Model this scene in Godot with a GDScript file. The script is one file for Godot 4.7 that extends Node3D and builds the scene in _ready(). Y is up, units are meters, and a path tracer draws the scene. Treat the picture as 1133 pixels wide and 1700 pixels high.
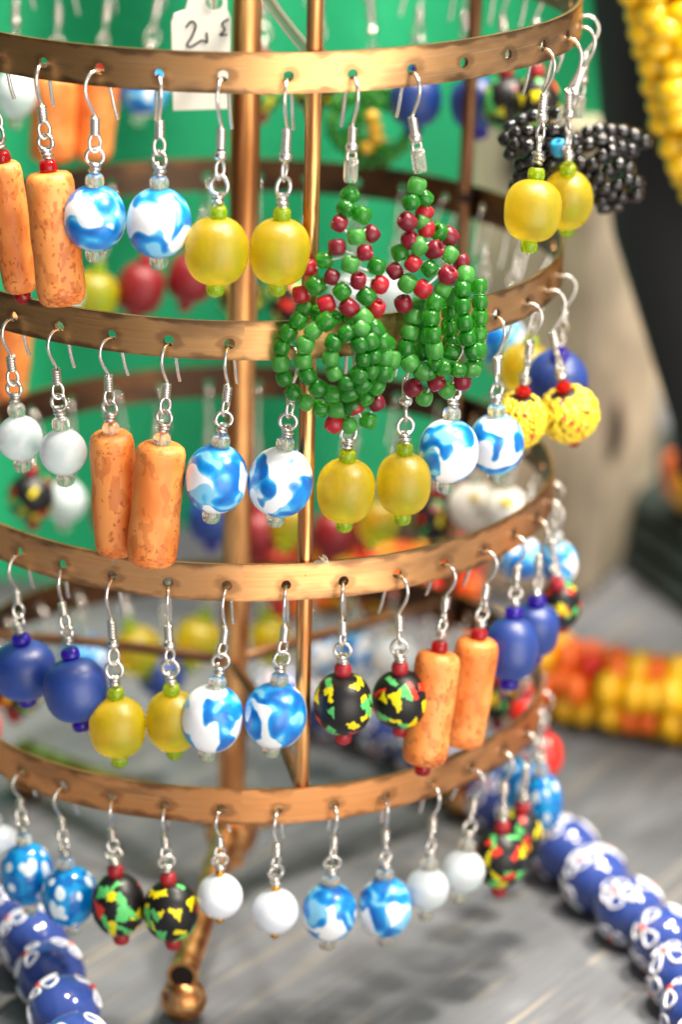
extends Node3D
# A rotating copper earring stand on a market table. Shapes are worked out in millimetres and committed in metres.

const MM := 0.001
const RING_RADIUS := [75.0, 73.0, 72.24, 71.56]
const RING_HEIGHT := [219.33, 162.91, 109.18, 56.82]
const BAND_HALF := 4.15
const BAND_LIFT := 0.6

var mats := {}
var cache := {}
var rng := RandomNumberGenerator.new()
var taken := {}
var turn_of_kind := {}

# ---------------------------------------------------------------- mesh building
class Build:
	var v := PackedVector3Array()
	var n := PackedVector3Array()
	var u := PackedVector2Array()
	var i := PackedInt32Array()

	func vert(p: Vector3, normal: Vector3, uv := Vector2.ZERO) -> int:
		v.append(p)
		n.append(normal.normalized() if normal.length() > 0.0001 else Vector3.UP)
		u.append(uv)
		return v.size() - 1

	func tri(a: int, b: int, c: int) -> void:
		var face := (v[b] - v[a]).cross(v[c] - v[a])
		if face.dot(n[a] + n[b] + n[c]) > 0.0:
			i.append_array(PackedInt32Array([a, c, b]))
		else:
			i.append_array(PackedInt32Array([a, b, c]))

	func quad(a: int, b: int, c: int, d: int) -> void:
		tri(a, b, c)
		tri(a, c, d)

	func add(m: Build, t: Transform3D) -> void:
		var off := v.size()
		var nb := t.basis.inverse().transposed()
		for k in m.v.size():
			v.append(t * m.v[k])
			n.append((nb * m.n[k]).normalized())
			u.append(m.u[k])
		for k in m.i:
			i.append(k + off)

	func mesh() -> ArrayMesh:
		var a := []
		a.resize(Mesh.ARRAY_MAX)
		var s := PackedVector3Array()
		s.resize(v.size())
		for k in v.size():
			s[k] = v[k] * 0.001
		a[Mesh.ARRAY_VERTEX] = s
		a[Mesh.ARRAY_NORMAL] = n
		a[Mesh.ARRAY_TEX_UV] = u
		a[Mesh.ARRAY_INDEX] = i
		var m := ArrayMesh.new()
		m.add_surface_from_arrays(Mesh.PRIMITIVE_TRIANGLES, a)
		return m


func smooth_path(points: Array, per: int, closed := false) -> PackedVector3Array:
	var out := PackedVector3Array()
	var c := points.size()
	var spans := c if closed else c - 1
	for k in spans:
		var p0: Vector3 = points[(k - 1 + c) % c] if closed else points[maxi(k - 1, 0)]
		var p1: Vector3 = points[k % c]
		var p2: Vector3 = points[(k + 1) % c]
		var p3: Vector3 = points[(k + 2) % c] if closed else points[mini(k + 2, c - 1)]
		for j in per:
			var t := float(j) / per
			out.append(0.5 * (2.0 * p1 + (p2 - p0) * t + (2.0 * p0 - 5.0 * p1 + 4.0 * p2 - p3) * t * t + (3.0 * p1 - p0 - 3.0 * p2 + p3) * t * t * t))
	if not closed:
		out.append(points[c - 1])
	return out


func tube(m: Build, p: PackedVector3Array, radius: float, sides := 7, closed := false, taper := 1.0, flat := 1.0) -> void:
	var c := p.size()
	var side := Vector3.ZERO
	var first := m.v.size()
	var rows := c + 1 if closed else c
	for k in rows:
		var q := k % c
		var ahead: Vector3 = p[(q + 1) % c] - p[q] if closed or q < c - 1 else p[q] - p[q - 1]
		var behind: Vector3 = p[q] - p[(q - 1 + c) % c] if closed or q > 0 else ahead
		var d := (ahead + behind).normalized()
		if side == Vector3.ZERO:
			side = d.cross(Vector3.UP if absf(d.y) < 0.9 else Vector3.RIGHT).normalized()
		side = (side - d * side.dot(d)).normalized()
		var up := d.cross(side)
		var r := radius * lerpf(1.0, taper, float(k) / (rows - 1))
		for s in sides + 1:
			var a := TAU * s / sides
			var out := side * cos(a) + up * sin(a) * flat
			m.vert(p[q] + out * r, side * cos(a) * flat + up * sin(a), Vector2(float(s) / sides, float(k) / 12.0))
	for k in rows - 1:
		for s in sides:
			var a := first + k * (sides + 1) + s
			m.quad(a, a + 1, a + sides + 2, a + sides + 1)
	if not closed:
		for e in [0, rows - 1]:
			var d: Vector3 = (p[0] - p[1]).normalized() if e == 0 else (p[c - 1] - p[c - 2]).normalized()
			var mid := m.vert(p[0 if e == 0 else c - 1], d)
			var ring := []
			for s in sides + 1:
				ring.append(m.vert(m.v[first + e * (sides + 1) + s], d))
			for s in sides:
				m.tri(mid, ring[s], ring[s + 1])


func lathe(m: Build, prof: PackedVector2Array, seg: int, wobble := 0.0, salt := 0.0) -> void:
	var c := prof.size()
	var first := m.v.size()
	for k in c:
		var t := (prof[mini(k + 1, c - 1)] - prof[maxi(k - 1, 0)]).normalized()
		for s in seg + 1:
			var a := TAU * s / seg
			var r := prof[k].x
			var y := prof[k].y
			if wobble > 0.0:
				var w := 1.0 + wobble * (sin(a * 2.0 + salt + y * 0.25) + 0.6 * sin(a * 3.0 - salt * 2.0 + y * 0.4) + 0.5 * sin(y * 0.9 + salt * 3.0))
				r *= w
			m.vert(Vector3(sin(a) * r, y, cos(a) * r), Vector3(sin(a) * t.y, -t.x, cos(a) * t.y), Vector2(float(s) / seg, 1.0 - float(k) / (c - 1)))
	for k in c - 1:
		for s in seg:
			var a := first + k * (seg + 1) + s
			m.quad(a, a + 1, a + seg + 2, a + seg + 1)


func super_profile(w: float, h: float, power: float, rows: int) -> PackedVector2Array:
	var out := PackedVector2Array()
	for k in rows + 1:
		var a := -PI / 2.0 + PI * k / rows
		out.append(Vector2(w * 0.5 * pow(absf(cos(a)), 2.0 / power) if k > 0 and k < rows else 0.0, h * 0.5 * signf(sin(a)) * pow(absf(sin(a)), 2.0 / power)))
	return out


func block(m: Build, size: Vector3, at := Vector3.ZERO, bevel := 0.6, turn := Basis.IDENTITY) -> void:
	# a box with chamfered edges
	var h := size * 0.5
	var b := minf(bevel, minf(h.x, minf(h.y, h.z)) * 0.9)
	var axes := [Vector3.RIGHT, Vector3.UP, Vector3.BACK]
	var corner := {}
	for f in 3:
		for s in [-1.0, 1.0]:
			var nn: Vector3 = axes[f] * s
			var a: Vector3 = axes[(f + 1) % 3]
			var c: Vector3 = axes[(f + 2) % 3]
			var ids := []
			for k in [[-1, -1], [1, -1], [1, 1], [-1, 1]]:
				var p: Vector3 = nn * h.dot(axes[f]) + a * k[0] * (h.dot(a) - b) + c * k[1] * (h.dot(c) - b)
				var uv := Vector2(p.dot(a), p.dot(c)) / 100.0
				ids.append(m.vert(at + turn * p, turn * nn, uv))
				var sx := Vector3i(signf(p.x) as int, signf(p.y) as int, signf(p.z) as int)
				corner["%d%v" % [f, sx]] = [p, nn, uv]
			m.quad(ids[0], ids[1], ids[2], ids[3])
	for f in 3:
		var f2 := (f + 1) % 3
		var along := (f + 2) % 3
		for s1 in [-1, 1]:
			for s2 in [-1, 1]:
				var ids := []
				for q in [[f, -1], [f2, -1], [f2, 1], [f, 1]]:
					var sg := Vector3i.ZERO
					sg[f] = s1
					sg[f2] = s2
					sg[along] = q[1]
					var e: Array = corner["%d%v" % [q[0], sg]]
					ids.append(m.vert(at + turn * e[0], turn * (Vector3(axes[f]) * s1 + Vector3(axes[f2]) * s2), e[2]))
				m.quad(ids[0], ids[1], ids[2], ids[3])
	for sx in [-1, 1]:
		for sy in [-1, 1]:
			for sz in [-1, 1]:
				var sg := Vector3i(sx, sy, sz)
				var ids := []
				for f in 3:
					var e: Array = corner["%d%v" % [f, sg]]
					ids.append(m.vert(at + turn * e[0], turn * Vector3(sg), e[2]))
				m.tri(ids[0], ids[1], ids[2])


# ---------------------------------------------------------------- naming
func numbered(called: String) -> String:
	var k: int = taken.get(called, 0)
	taken[called] = k + 1
	return called if k == 0 else "%s_%03d" % [called, k]


func thing(called: String, label: String, category: String, at := Vector3.ZERO, group := "") -> Node3D:
	var o := Node3D.new()
	o.name = numbered(called)
	add_child(o, true)
	o.position = at * MM
	o.set_meta("label", label)
	o.set_meta("category", category)
	if group != "":
		o.set_meta("group", group)
	return o


func part(parent: Node, called: String, mesh: Mesh, mat: Material, xf := Transform3D.IDENTITY) -> MeshInstance3D:
	var o := MeshInstance3D.new()
	var k := 0
	var nm := called
	while parent.has_node(NodePath(nm)):
		k += 1
		nm = "%s_%03d" % [called, k]
	o.name = nm
	o.mesh = mesh
	o.material_override = null
	if mesh.get_surface_count() == 1:
		o.set_surface_override_material(0, mat)
	o.transform = Transform3D(xf.basis, xf.origin * MM)
	parent.add_child(o, true)
	return o


# ---------------------------------------------------------------- textures
func noise_of(s: int, freq: float, octaves := 3, kind := FastNoiseLite.TYPE_SIMPLEX_SMOOTH) -> FastNoiseLite:
	var f := FastNoiseLite.new()
	f.seed = s
	f.noise_type = kind
	f.frequency = freq
	f.fractal_type = FastNoiseLite.FRACTAL_FBM if octaves > 1 else FastNoiseLite.FRACTAL_NONE
	f.fractal_octaves = octaves
	return f


func picture(w: int, h: int, paint: Callable) -> ImageTexture:
	var im := Image.create(w, h, false, Image.FORMAT_RGB8)
	for y in h:
		for x in w:
			im.set_pixel(x, y, paint.call(x, y))
	return ImageTexture.create_from_image(im)


func on_ball(x: int, y: int, w: int, h: int) -> Vector3:
	var a := TAU * x / w
	var b := PI * (y + 0.5) / h
	return Vector3(sin(a) * sin(b), cos(b), cos(a) * sin(b))


func swirl_picture(s: int, whiteness: float) -> ImageTexture:
	var warp := noise_of(s + 1, 0.95, 1)
	var ragged := noise_of(s + 5, 1.9, 2)
	var body := noise_of(s + 2, 0.55, 1)
	var tone := noise_of(s + 3, 0.8, 1)
	var white := Color(0.96, 0.97, 0.985)
	return picture(360, 180, func(x, y):
		var d := on_ball(x, y, 360, 180)
		var q := d + Vector3(warp.get_noise_3dv(d * 1.1), warp.get_noise_3dv(d * 1.1 + Vector3(9, 2, 4)), warp.get_noise_3dv(d * 1.1 + Vector3(3, 8, 1))) * 0.34
		q.y *= 1.25
		var r := ragged.get_noise_3dv(d)
		var m := body.get_noise_3dv(q * 1.25 + Vector3(s, 0, 0)) + whiteness + r * 0.16
		var t := tone.get_noise_3dv(q * 1.5 + Vector3(20, 0, s)) + r * 0.10
		var c := Color(0.03, 0.50, 0.83).lerp(Color(0.13, 0.63, 0.91), smoothstep(-0.10, 0.22, t))
		c = c.lerp(Color(0.52, 0.80, 0.94), smoothstep(0.22, 0.48, t))
		c = c.lerp(Color(0.01, 0.34, 0.70), smoothstep(0.2, 0.5, -t) * 0.6)
		c = c.lerp(Color(0.62, 0.84, 0.95), smoothstep(-0.14, 0.0, m) * 0.5)
		return c.lerp(white, smoothstep(0.0, 0.085, m)))


func dotted_picture(s: int) -> ImageTexture:
	var r := RandomNumberGenerator.new()
	r.seed = s
	var spots := []
	for k in 26:
		var z := r.randf_range(-0.92, 0.92)
		var a := r.randf() * TAU
		spots.append([Vector3(sqrt(1 - z * z) * sin(a), z, sqrt(1 - z * z) * cos(a)), r.randf_range(0.12, 0.24), r.randf_range(0.5, 1.3)])
	var tone := noise_of(s, 1.4, 2)
	return picture(288, 144, func(x, y):
		var d := on_ball(x, y, 288, 144)
		var c := Color(0.0, 0.42, 0.74).lerp(Color(0.02, 0.60, 0.86), smoothstep(-0.3, 0.3, tone.get_noise_3dv(d * 1.4)))
		var best := 0.0
		for k in spots:
			var e: Vector3 = d - k[0]
			e.y *= k[2]
			best = maxf(best, 1.0 - smoothstep(k[1] * 0.72, k[1], e.length()))
		return c.lerp(Color(0.90, 0.95, 0.98), best))


func shard_picture(s: int) -> ImageTexture:
	var r := RandomNumberGenerator.new()
	r.seed = s
	var chips := []
	var tints := [Color(0.93, 0.86, 0.02), Color(0.93, 0.86, 0.02), Color(0.35, 0.78, 0.42), Color(0.35, 0.78, 0.42), Color(0.88, 0.20, 0.13)]
	for k in 34:
		var z := r.randf_range(-0.93, 0.93)
		var a := r.randf() * TAU
		var at: Vector3 = Vector3(sqrt(1 - z * z) * sin(a), z, sqrt(1 - z * z) * cos(a))
		var side := at.cross(Vector3(r.randf() - 0.5, r.randf() - 0.5, r.randf() - 0.5)).normalized()
		chips.append([at, side, at.cross(side), r.randf_range(0.14, 0.36), r.randf_range(0.07, 0.17), r.randf_range(-0.8, 0.8), tints[r.randi() % 5]])
	var ragged := noise_of(s, 3.2, 2)
	return picture(320, 160, func(x, y):
		var d := on_ball(x, y, 320, 160)
		var c := Color(0.055, 0.05, 0.055)
		var j := ragged.get_noise_3dv(d * 1.6) * 0.07
		for k in chips:
			if d.dot(k[0]) > 0.85:
				var e := d.dot(k[1]) + j
				var f := d.dot(k[2]) - j
				if absf(e) < k[3] and absf(f) < k[4] * (1.0 + k[5] * e / k[3]):
					c = k[6]
		return c)


func clay_picture(s: int) -> ImageTexture:
	var fine := noise_of(s, 0.62, 2)
	var big := noise_of(s + 4, 0.12, 3)
	var where := noise_of(s + 9, 0.055, 2)
	return picture(256, 256, func(x, y):
		var a: float = TAU * x / 256.0
		var d := Vector3(sin(a) * 5.0, y * 27.0 / 256.0, cos(a) * 5.0)
		var c := Color(0.905, 0.50, 0.21).lerp(Color(0.945, 0.60, 0.31), smoothstep(-0.35, 0.35, big.get_noise_3dv(d)))
		var low := smoothstep(60.0, 256.0, float(y))
		var wet := where.get_noise_3dv(d)
		var speck := smoothstep(0.44 - 0.16 * low, 0.62 - 0.16 * low, fine.get_noise_3dv(d * Vector3(1.0, 1.5, 1.0)) + wet * 0.5)
		var blot := smoothstep(0.22, 0.36, big.get_noise_3dv(d * 2.2 + Vector3(7, 0, 0)) + 0.16 * low + wet * 0.2)
		c = c.lerp(Color(0.60, 0.27, 0.09), speck * 0.55)
		return c.lerp(Color(0.66, 0.32, 0.12), blot * 0.34))


func copper_picture(ring: int) -> ImageTexture:
	# the upper half is the polished outside, the lower half the tarnished inside
	var streak := noise_of(31 + ring, 0.02, 3)
	var blot := noise_of(35 + ring, 0.006, 4)
	var dirt := noise_of(39 + ring, 0.03, 3)
	var scratch := noise_of(43 + ring, 0.03, 2)
	var phase: float = [-33.515, -42.381, -42.707, -43.562][ring] / 360.0
	return picture(2048, 128, func(x, y):
		var yy: float = float(y % 64)
		var s := streak.get_noise_3d(x * 0.30, yy * 18.0, 3.0)
		var b := blot.get_noise_3d(x * 0.9, yy * 2.0, 0.0)
		var g := dirt.get_noise_3d(x * 0.8, yy * 1.1, 9.0)
		var c := Color(0.92, 0.69, 0.46).lerp(Color(0.97, 0.78, 0.56), smoothstep(-0.8, 0.8, s * 0.3 + b * 0.7))
		c = c.lerp(Color(0.60, 0.46, 0.34), smoothstep(0.02, 0.5, b + g * 0.15) * 0.5)
		c = c.lerp(Color(0.99, 0.86, 0.68), smoothstep(0.42, 0.6, scratch.get_noise_3d(x * 0.2 + yy * 0.4, yy * 9.0, 1.0)) * 0.5)
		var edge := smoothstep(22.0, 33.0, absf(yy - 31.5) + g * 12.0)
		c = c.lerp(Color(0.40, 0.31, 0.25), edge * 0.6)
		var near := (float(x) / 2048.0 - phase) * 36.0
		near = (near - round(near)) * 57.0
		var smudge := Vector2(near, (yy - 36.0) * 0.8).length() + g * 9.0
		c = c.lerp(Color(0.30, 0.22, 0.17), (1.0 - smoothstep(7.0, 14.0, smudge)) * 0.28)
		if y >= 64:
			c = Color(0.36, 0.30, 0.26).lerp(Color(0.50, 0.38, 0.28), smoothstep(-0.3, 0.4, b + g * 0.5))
		return c)


func brushed_picture() -> ImageTexture:
	var streak := noise_of(41, 0.03, 3)
	var scratch := noise_of(42, 0.05, 1)
	return picture(1024, 64, func(x, y):
		var s := 0.5 + 0.5 * streak.get_noise_3d(x * 0.25, y * 24.0, 3.0)
		s += 0.25 * smoothstep(0.55, 0.7, scratch.get_noise_2d(x * 0.5 + y * 0.3, y * 14.0))
		return Color(s, s, s))


func plank_picture(s: int) -> ImageTexture:
	var grain := noise_of(s, 0.02, 4)
	var fibre := noise_of(s + 1, 0.05, 3)
	var stain := noise_of(s + 2, 0.006, 4)
	var wear := noise_of(s + 3, 0.025, 3)
	return picture(1024, 320, func(x, y):
		var g := grain.get_noise_3d(x * 0.10, y * 1.5, 1.0)
		var f := fibre.get_noise_3d(x * 0.16, y * 5.0, 2.0)
		var st := stain.get_noise_3d(x * 0.7, y * 1.2, 4.0)
		var v := 0.37 + g * 0.025 + f * 0.02 + st * 0.07 + smoothstep(0.0, 0.5, stain.get_noise_3d(x * 1.6, y * 3.4, 40.0)) * 0.04
		var c := Color(v * 0.97, v, v * 1.05)
		var tan := smoothstep(0.24, 0.40, wear.get_noise_3d(x * 0.16, y * 2.4, 5.0) + f * 0.25)
		c = c.lerp(Color(0.52, 0.49, 0.44), tan * 0.4)
		c = c.lerp(Color(0.58, 0.54, 0.47), smoothstep(0.47, 0.60, fibre.get_noise_3d(x * 0.09, y * 2.6, 77.0)) * 0.4)
		c = c.lerp(Color(0.62, 0.57, 0.49), (1.0 - smoothstep(1.0, 3.0, absf(float(y) - 3.0 - 2.0 * sin(x * 0.02)))) * smoothstep(-0.1, 0.2, g) * 0.7)
		return c.lerp(Color(0.30, 0.30, 0.31), smoothstep(0.25, 0.5, -f + g * 0.4) * 0.15))


func weathered_picture() -> ImageTexture:
	var grain := noise_of(61, 0.03, 4)
	var blot := noise_of(62, 0.012, 3)
	return picture(512, 512, func(x, y):
		var g := grain.get_noise_3d(x * 3.0, y * 0.22, 0.0)
		var b := blot.get_noise_2d(x * 0.8, y * 0.8)
		var v := 0.70 + g * 0.10 + b * 0.14
		var c := Color(v, v * 0.93, v * 0.80)
		for k in [Vector2(150, 210), Vector2(330, 350), Vector2(90, 420)]:
			var d: Vector2 = (Vector2(x, y) - k) * Vector2(1.0, 0.75)
			c = c.lerp(Color(0.14, 0.11, 0.09), 1.0 - smoothstep(14.0, 34.0, d.length() + b * 10.0))
		return c)


func grey_noise(s: int, freq: float, size: int) -> NoiseTexture2D:
	var t := NoiseTexture2D.new()
	t.width = size
	t.height = size
	t.seamless = true
	t.noise = noise_of(s, freq, 4)
	return t


# ---------------------------------------------------------------- materials
func solid(called: String, c: Color, rough: float, coat := 0.0, metal := 0.0) -> StandardMaterial3D:
	var m := StandardMaterial3D.new()
	m.resource_name = called
	m.albedo_color = c
	m.roughness = rough
	m.metallic = metal
	if coat > 0.0:
		m.clearcoat_enabled = true
		m.clearcoat = coat
		m.clearcoat_roughness = 0.12
	mats[called] = m
	return m


func glassy(called: String, c: Color, body: float, rough: float) -> StandardMaterial3D:
	var m := solid(called, c, rough)
	m.albedo_color = Color(c.r, c.g, c.b, body)
	m.transparency = BaseMaterial3D.TRANSPARENCY_ALPHA
	m.refraction_enabled = true
	m.refraction_scale = 0.045
	return m


func painted(called: String, t: Texture2D, rough: float, coat := 0.0, tint := Color.WHITE) -> StandardMaterial3D:
	var m := solid(called, tint, rough, coat)
	m.albedo_texture = t
	return m


func make_materials() -> void:
	solid("silver", Color(0.90, 0.88, 0.85), 0.24, 0.0, 1.0)
	solid("dark_silver", Color(0.75, 0.72, 0.68), 0.34, 0.0, 1.0)
	glassy("yellow", Color(0.98, 0.87, 0.07), 0.20, 0.42)
	glassy("lime", Color(0.78, 0.90, 0.10), 0.22, 0.25)
	glassy("clear", Color(0.97, 0.97, 0.93), 0.12, 0.10)
	glassy("red_glass", Color(0.78, 0.05, 0.10), 0.35, 0.10)
	solid("red_frost", Color(0.62, 0.10, 0.14), 0.42)
	glassy("facet", Color(0.90, 0.12, 0.06), 0.25, 0.06)
	glassy("violet", Color(0.25, 0.10, 0.80), 0.30, 0.12)
	glassy("cobalt", Color(0.15, 0.32, 0.70), 0.42, 0.42)
	glassy("opal", Color(0.95, 0.985, 1.0), 0.54, 0.16)
	mats.opal.clearcoat_enabled = true
	mats.opal.clearcoat = 0.5
	solid("white_glass", Color(0.92, 0.94, 0.97), 0.20, 0.3)
	solid("gold", Color(0.86, 0.62, 0.20), 0.25, 0.0, 1.0)
	glassy("amber", Color(0.90, 0.62, 0.10), 0.4, 0.15)
	glassy("dark_red", Color(0.62, 0.04, 0.10), 0.65, 0.5)
	for k in 3:
		glassy("seed_green%d" % k, [Color(0.18, 0.62, 0.16), Color(0.26, 0.72, 0.20), Color(0.36, 0.74, 0.31)][k], [0.30, 0.22, 0.36][k], [0.22, 0.24, 0.34][k])
		glassy("seed_wine%d" % k, [Color(0.56, 0.12, 0.20), Color(0.64, 0.13, 0.22), Color(0.82, 0.15, 0.22)][k], 0.46, [0.34, 0.28, 0.30][k])
	solid("seed_black", Color(0.035, 0.03, 0.035), 0.10, 0.6)
	solid("seed_gold", Color(0.80, 0.62, 0.14), 0.35)
	solid("turquoise", Color(0.20, 0.62, 0.78), 0.25)
	solid("thread", Color(0.85, 0.86, 0.84), 0.6)
	solid("chip_yellow", Color(0.96, 0.84, 0.16), 0.22, 0.4)
	solid("chip_red", Color(0.80, 0.14, 0.08), 0.25, 0.4)
	solid("black_glass", Color(0.16, 0.14, 0.08), 0.40)
	solid("flower_white", Color(0.93, 0.92, 0.88), 0.4)
	for k in 7:
		var m := painted("swirl%d" % k, swirl_picture(100 + k * 17, [-0.20, -0.12, -0.15, -0.09, -0.16, -0.02, -0.2][k]), 0.30, 0.25)
		m.clearcoat_roughness = 0.3
	for k in 4:
		painted("shard%d" % k, shard_picture(300 + k * 7), 0.42)
	for k in 2:
		painted("dotted%d" % k, dotted_picture(400 + k), 0.14, 0.4)
	for k in 3:
		painted("tube%d" % k, clay_picture(500 + k * 11), 0.50)
	var brushed := brushed_picture()
	for k in 4:
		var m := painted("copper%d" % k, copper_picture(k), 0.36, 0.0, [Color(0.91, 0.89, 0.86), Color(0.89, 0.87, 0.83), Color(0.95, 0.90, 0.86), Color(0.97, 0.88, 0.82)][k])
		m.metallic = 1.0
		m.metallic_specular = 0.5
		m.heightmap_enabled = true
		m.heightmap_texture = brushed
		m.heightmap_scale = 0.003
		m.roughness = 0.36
	var rod := solid("rod", Color(0.98, 0.77, 0.53), 0.34, 0.0, 1.0)
	rod.albedo_texture = grey_tint(71, 0.02, Color(0.74, 0.62, 0.55), Color(1.0, 0.98, 0.94))
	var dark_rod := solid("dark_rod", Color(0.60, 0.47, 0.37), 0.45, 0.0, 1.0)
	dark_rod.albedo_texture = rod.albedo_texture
	solid("weld", Color(0.20, 0.16, 0.14), 0.5, 0.0, 0.8)
	for k in 3:
		var m := painted("plank%d" % k, plank_picture(600 + k * 13), 0.62)
		m.heightmap_enabled = true
		m.heightmap_texture = m.albedo_texture
		m.heightmap_scale = 0.03
	painted("weathered", weathered_picture(), 0.8)
	var green := solid("green_cloth", Color(0.03, 0.61, 0.40), 0.75)
	green.rim_enabled = true
	green.rim = 0.25
	green.heightmap_enabled = true
	green.heightmap_texture = grey_noise(81, 0.05, 256)
	green.heightmap_scale = 0.03
	green.uv1_scale = Vector3(6, 6, 1)
	var velvet := solid("black_velvet", Color(0.115, 0.115, 0.135), 0.85)
	velvet.rim_enabled = true
	velvet.rim = 0.2
	solid("dark_cloth", Color(0.13, 0.15, 0.15), 0.9)
	solid("deep_green_cloth", Color(0.055, 0.12, 0.095), 0.9)
	solid("card", Color(0.93, 0.92, 0.87), 0.7)
	solid("ink", Color(0.10, 0.10, 0.12), 0.6)
	solid("string", Color(0.82, 0.78, 0.68), 0.9)
	solid("lamp_yellow", Color(0.95, 0.76, 0.04), 0.2, 0.5)
	solid("bead_yellow", Color(0.97, 0.74, 0.03), 0.32, 0.3)
	solid("bead_orange", Color(0.95, 0.42, 0.06), 0.32, 0.3)
	solid("bead_red", Color(0.88, 0.16, 0.10), 0.32, 0.3)
	solid("cobalt_ceramic", Color(0.19, 0.28, 0.56), 0.12, 0.6)
	solid("slip_white", Color(0.90, 0.91, 0.93), 0.25)
	solid("slip_red", Color(0.82, 0.18, 0.12), 0.3)
	var pits := grey_noise(91, 0.03, 256)
	for k in ["yellow", "cobalt", "dark_red"]:
		mats[k].clearcoat_enabled = true
		mats[k].clearcoat = 0.25 if k == "yellow" else 0.6
		mats[k].clearcoat_roughness = 0.42
		mats[k].heightmap_enabled = true
		mats[k].heightmap_texture = pits
		mats[k].heightmap_scale = 0.0035
		mats[k].uv1_scale = Vector3(3, 2, 1)


func grey_tint(s: int, freq: float, a: Color, b: Color) -> NoiseTexture2D:
	var t := grey_noise(s, freq, 256)
	var g := Gradient.new()
	g.set_color(0, a)
	g.set_color(1, b)
	g.set_offset(0, 0.3)
	g.set_offset(1, 0.7)
	t.color_ramp = g
	return t


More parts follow.
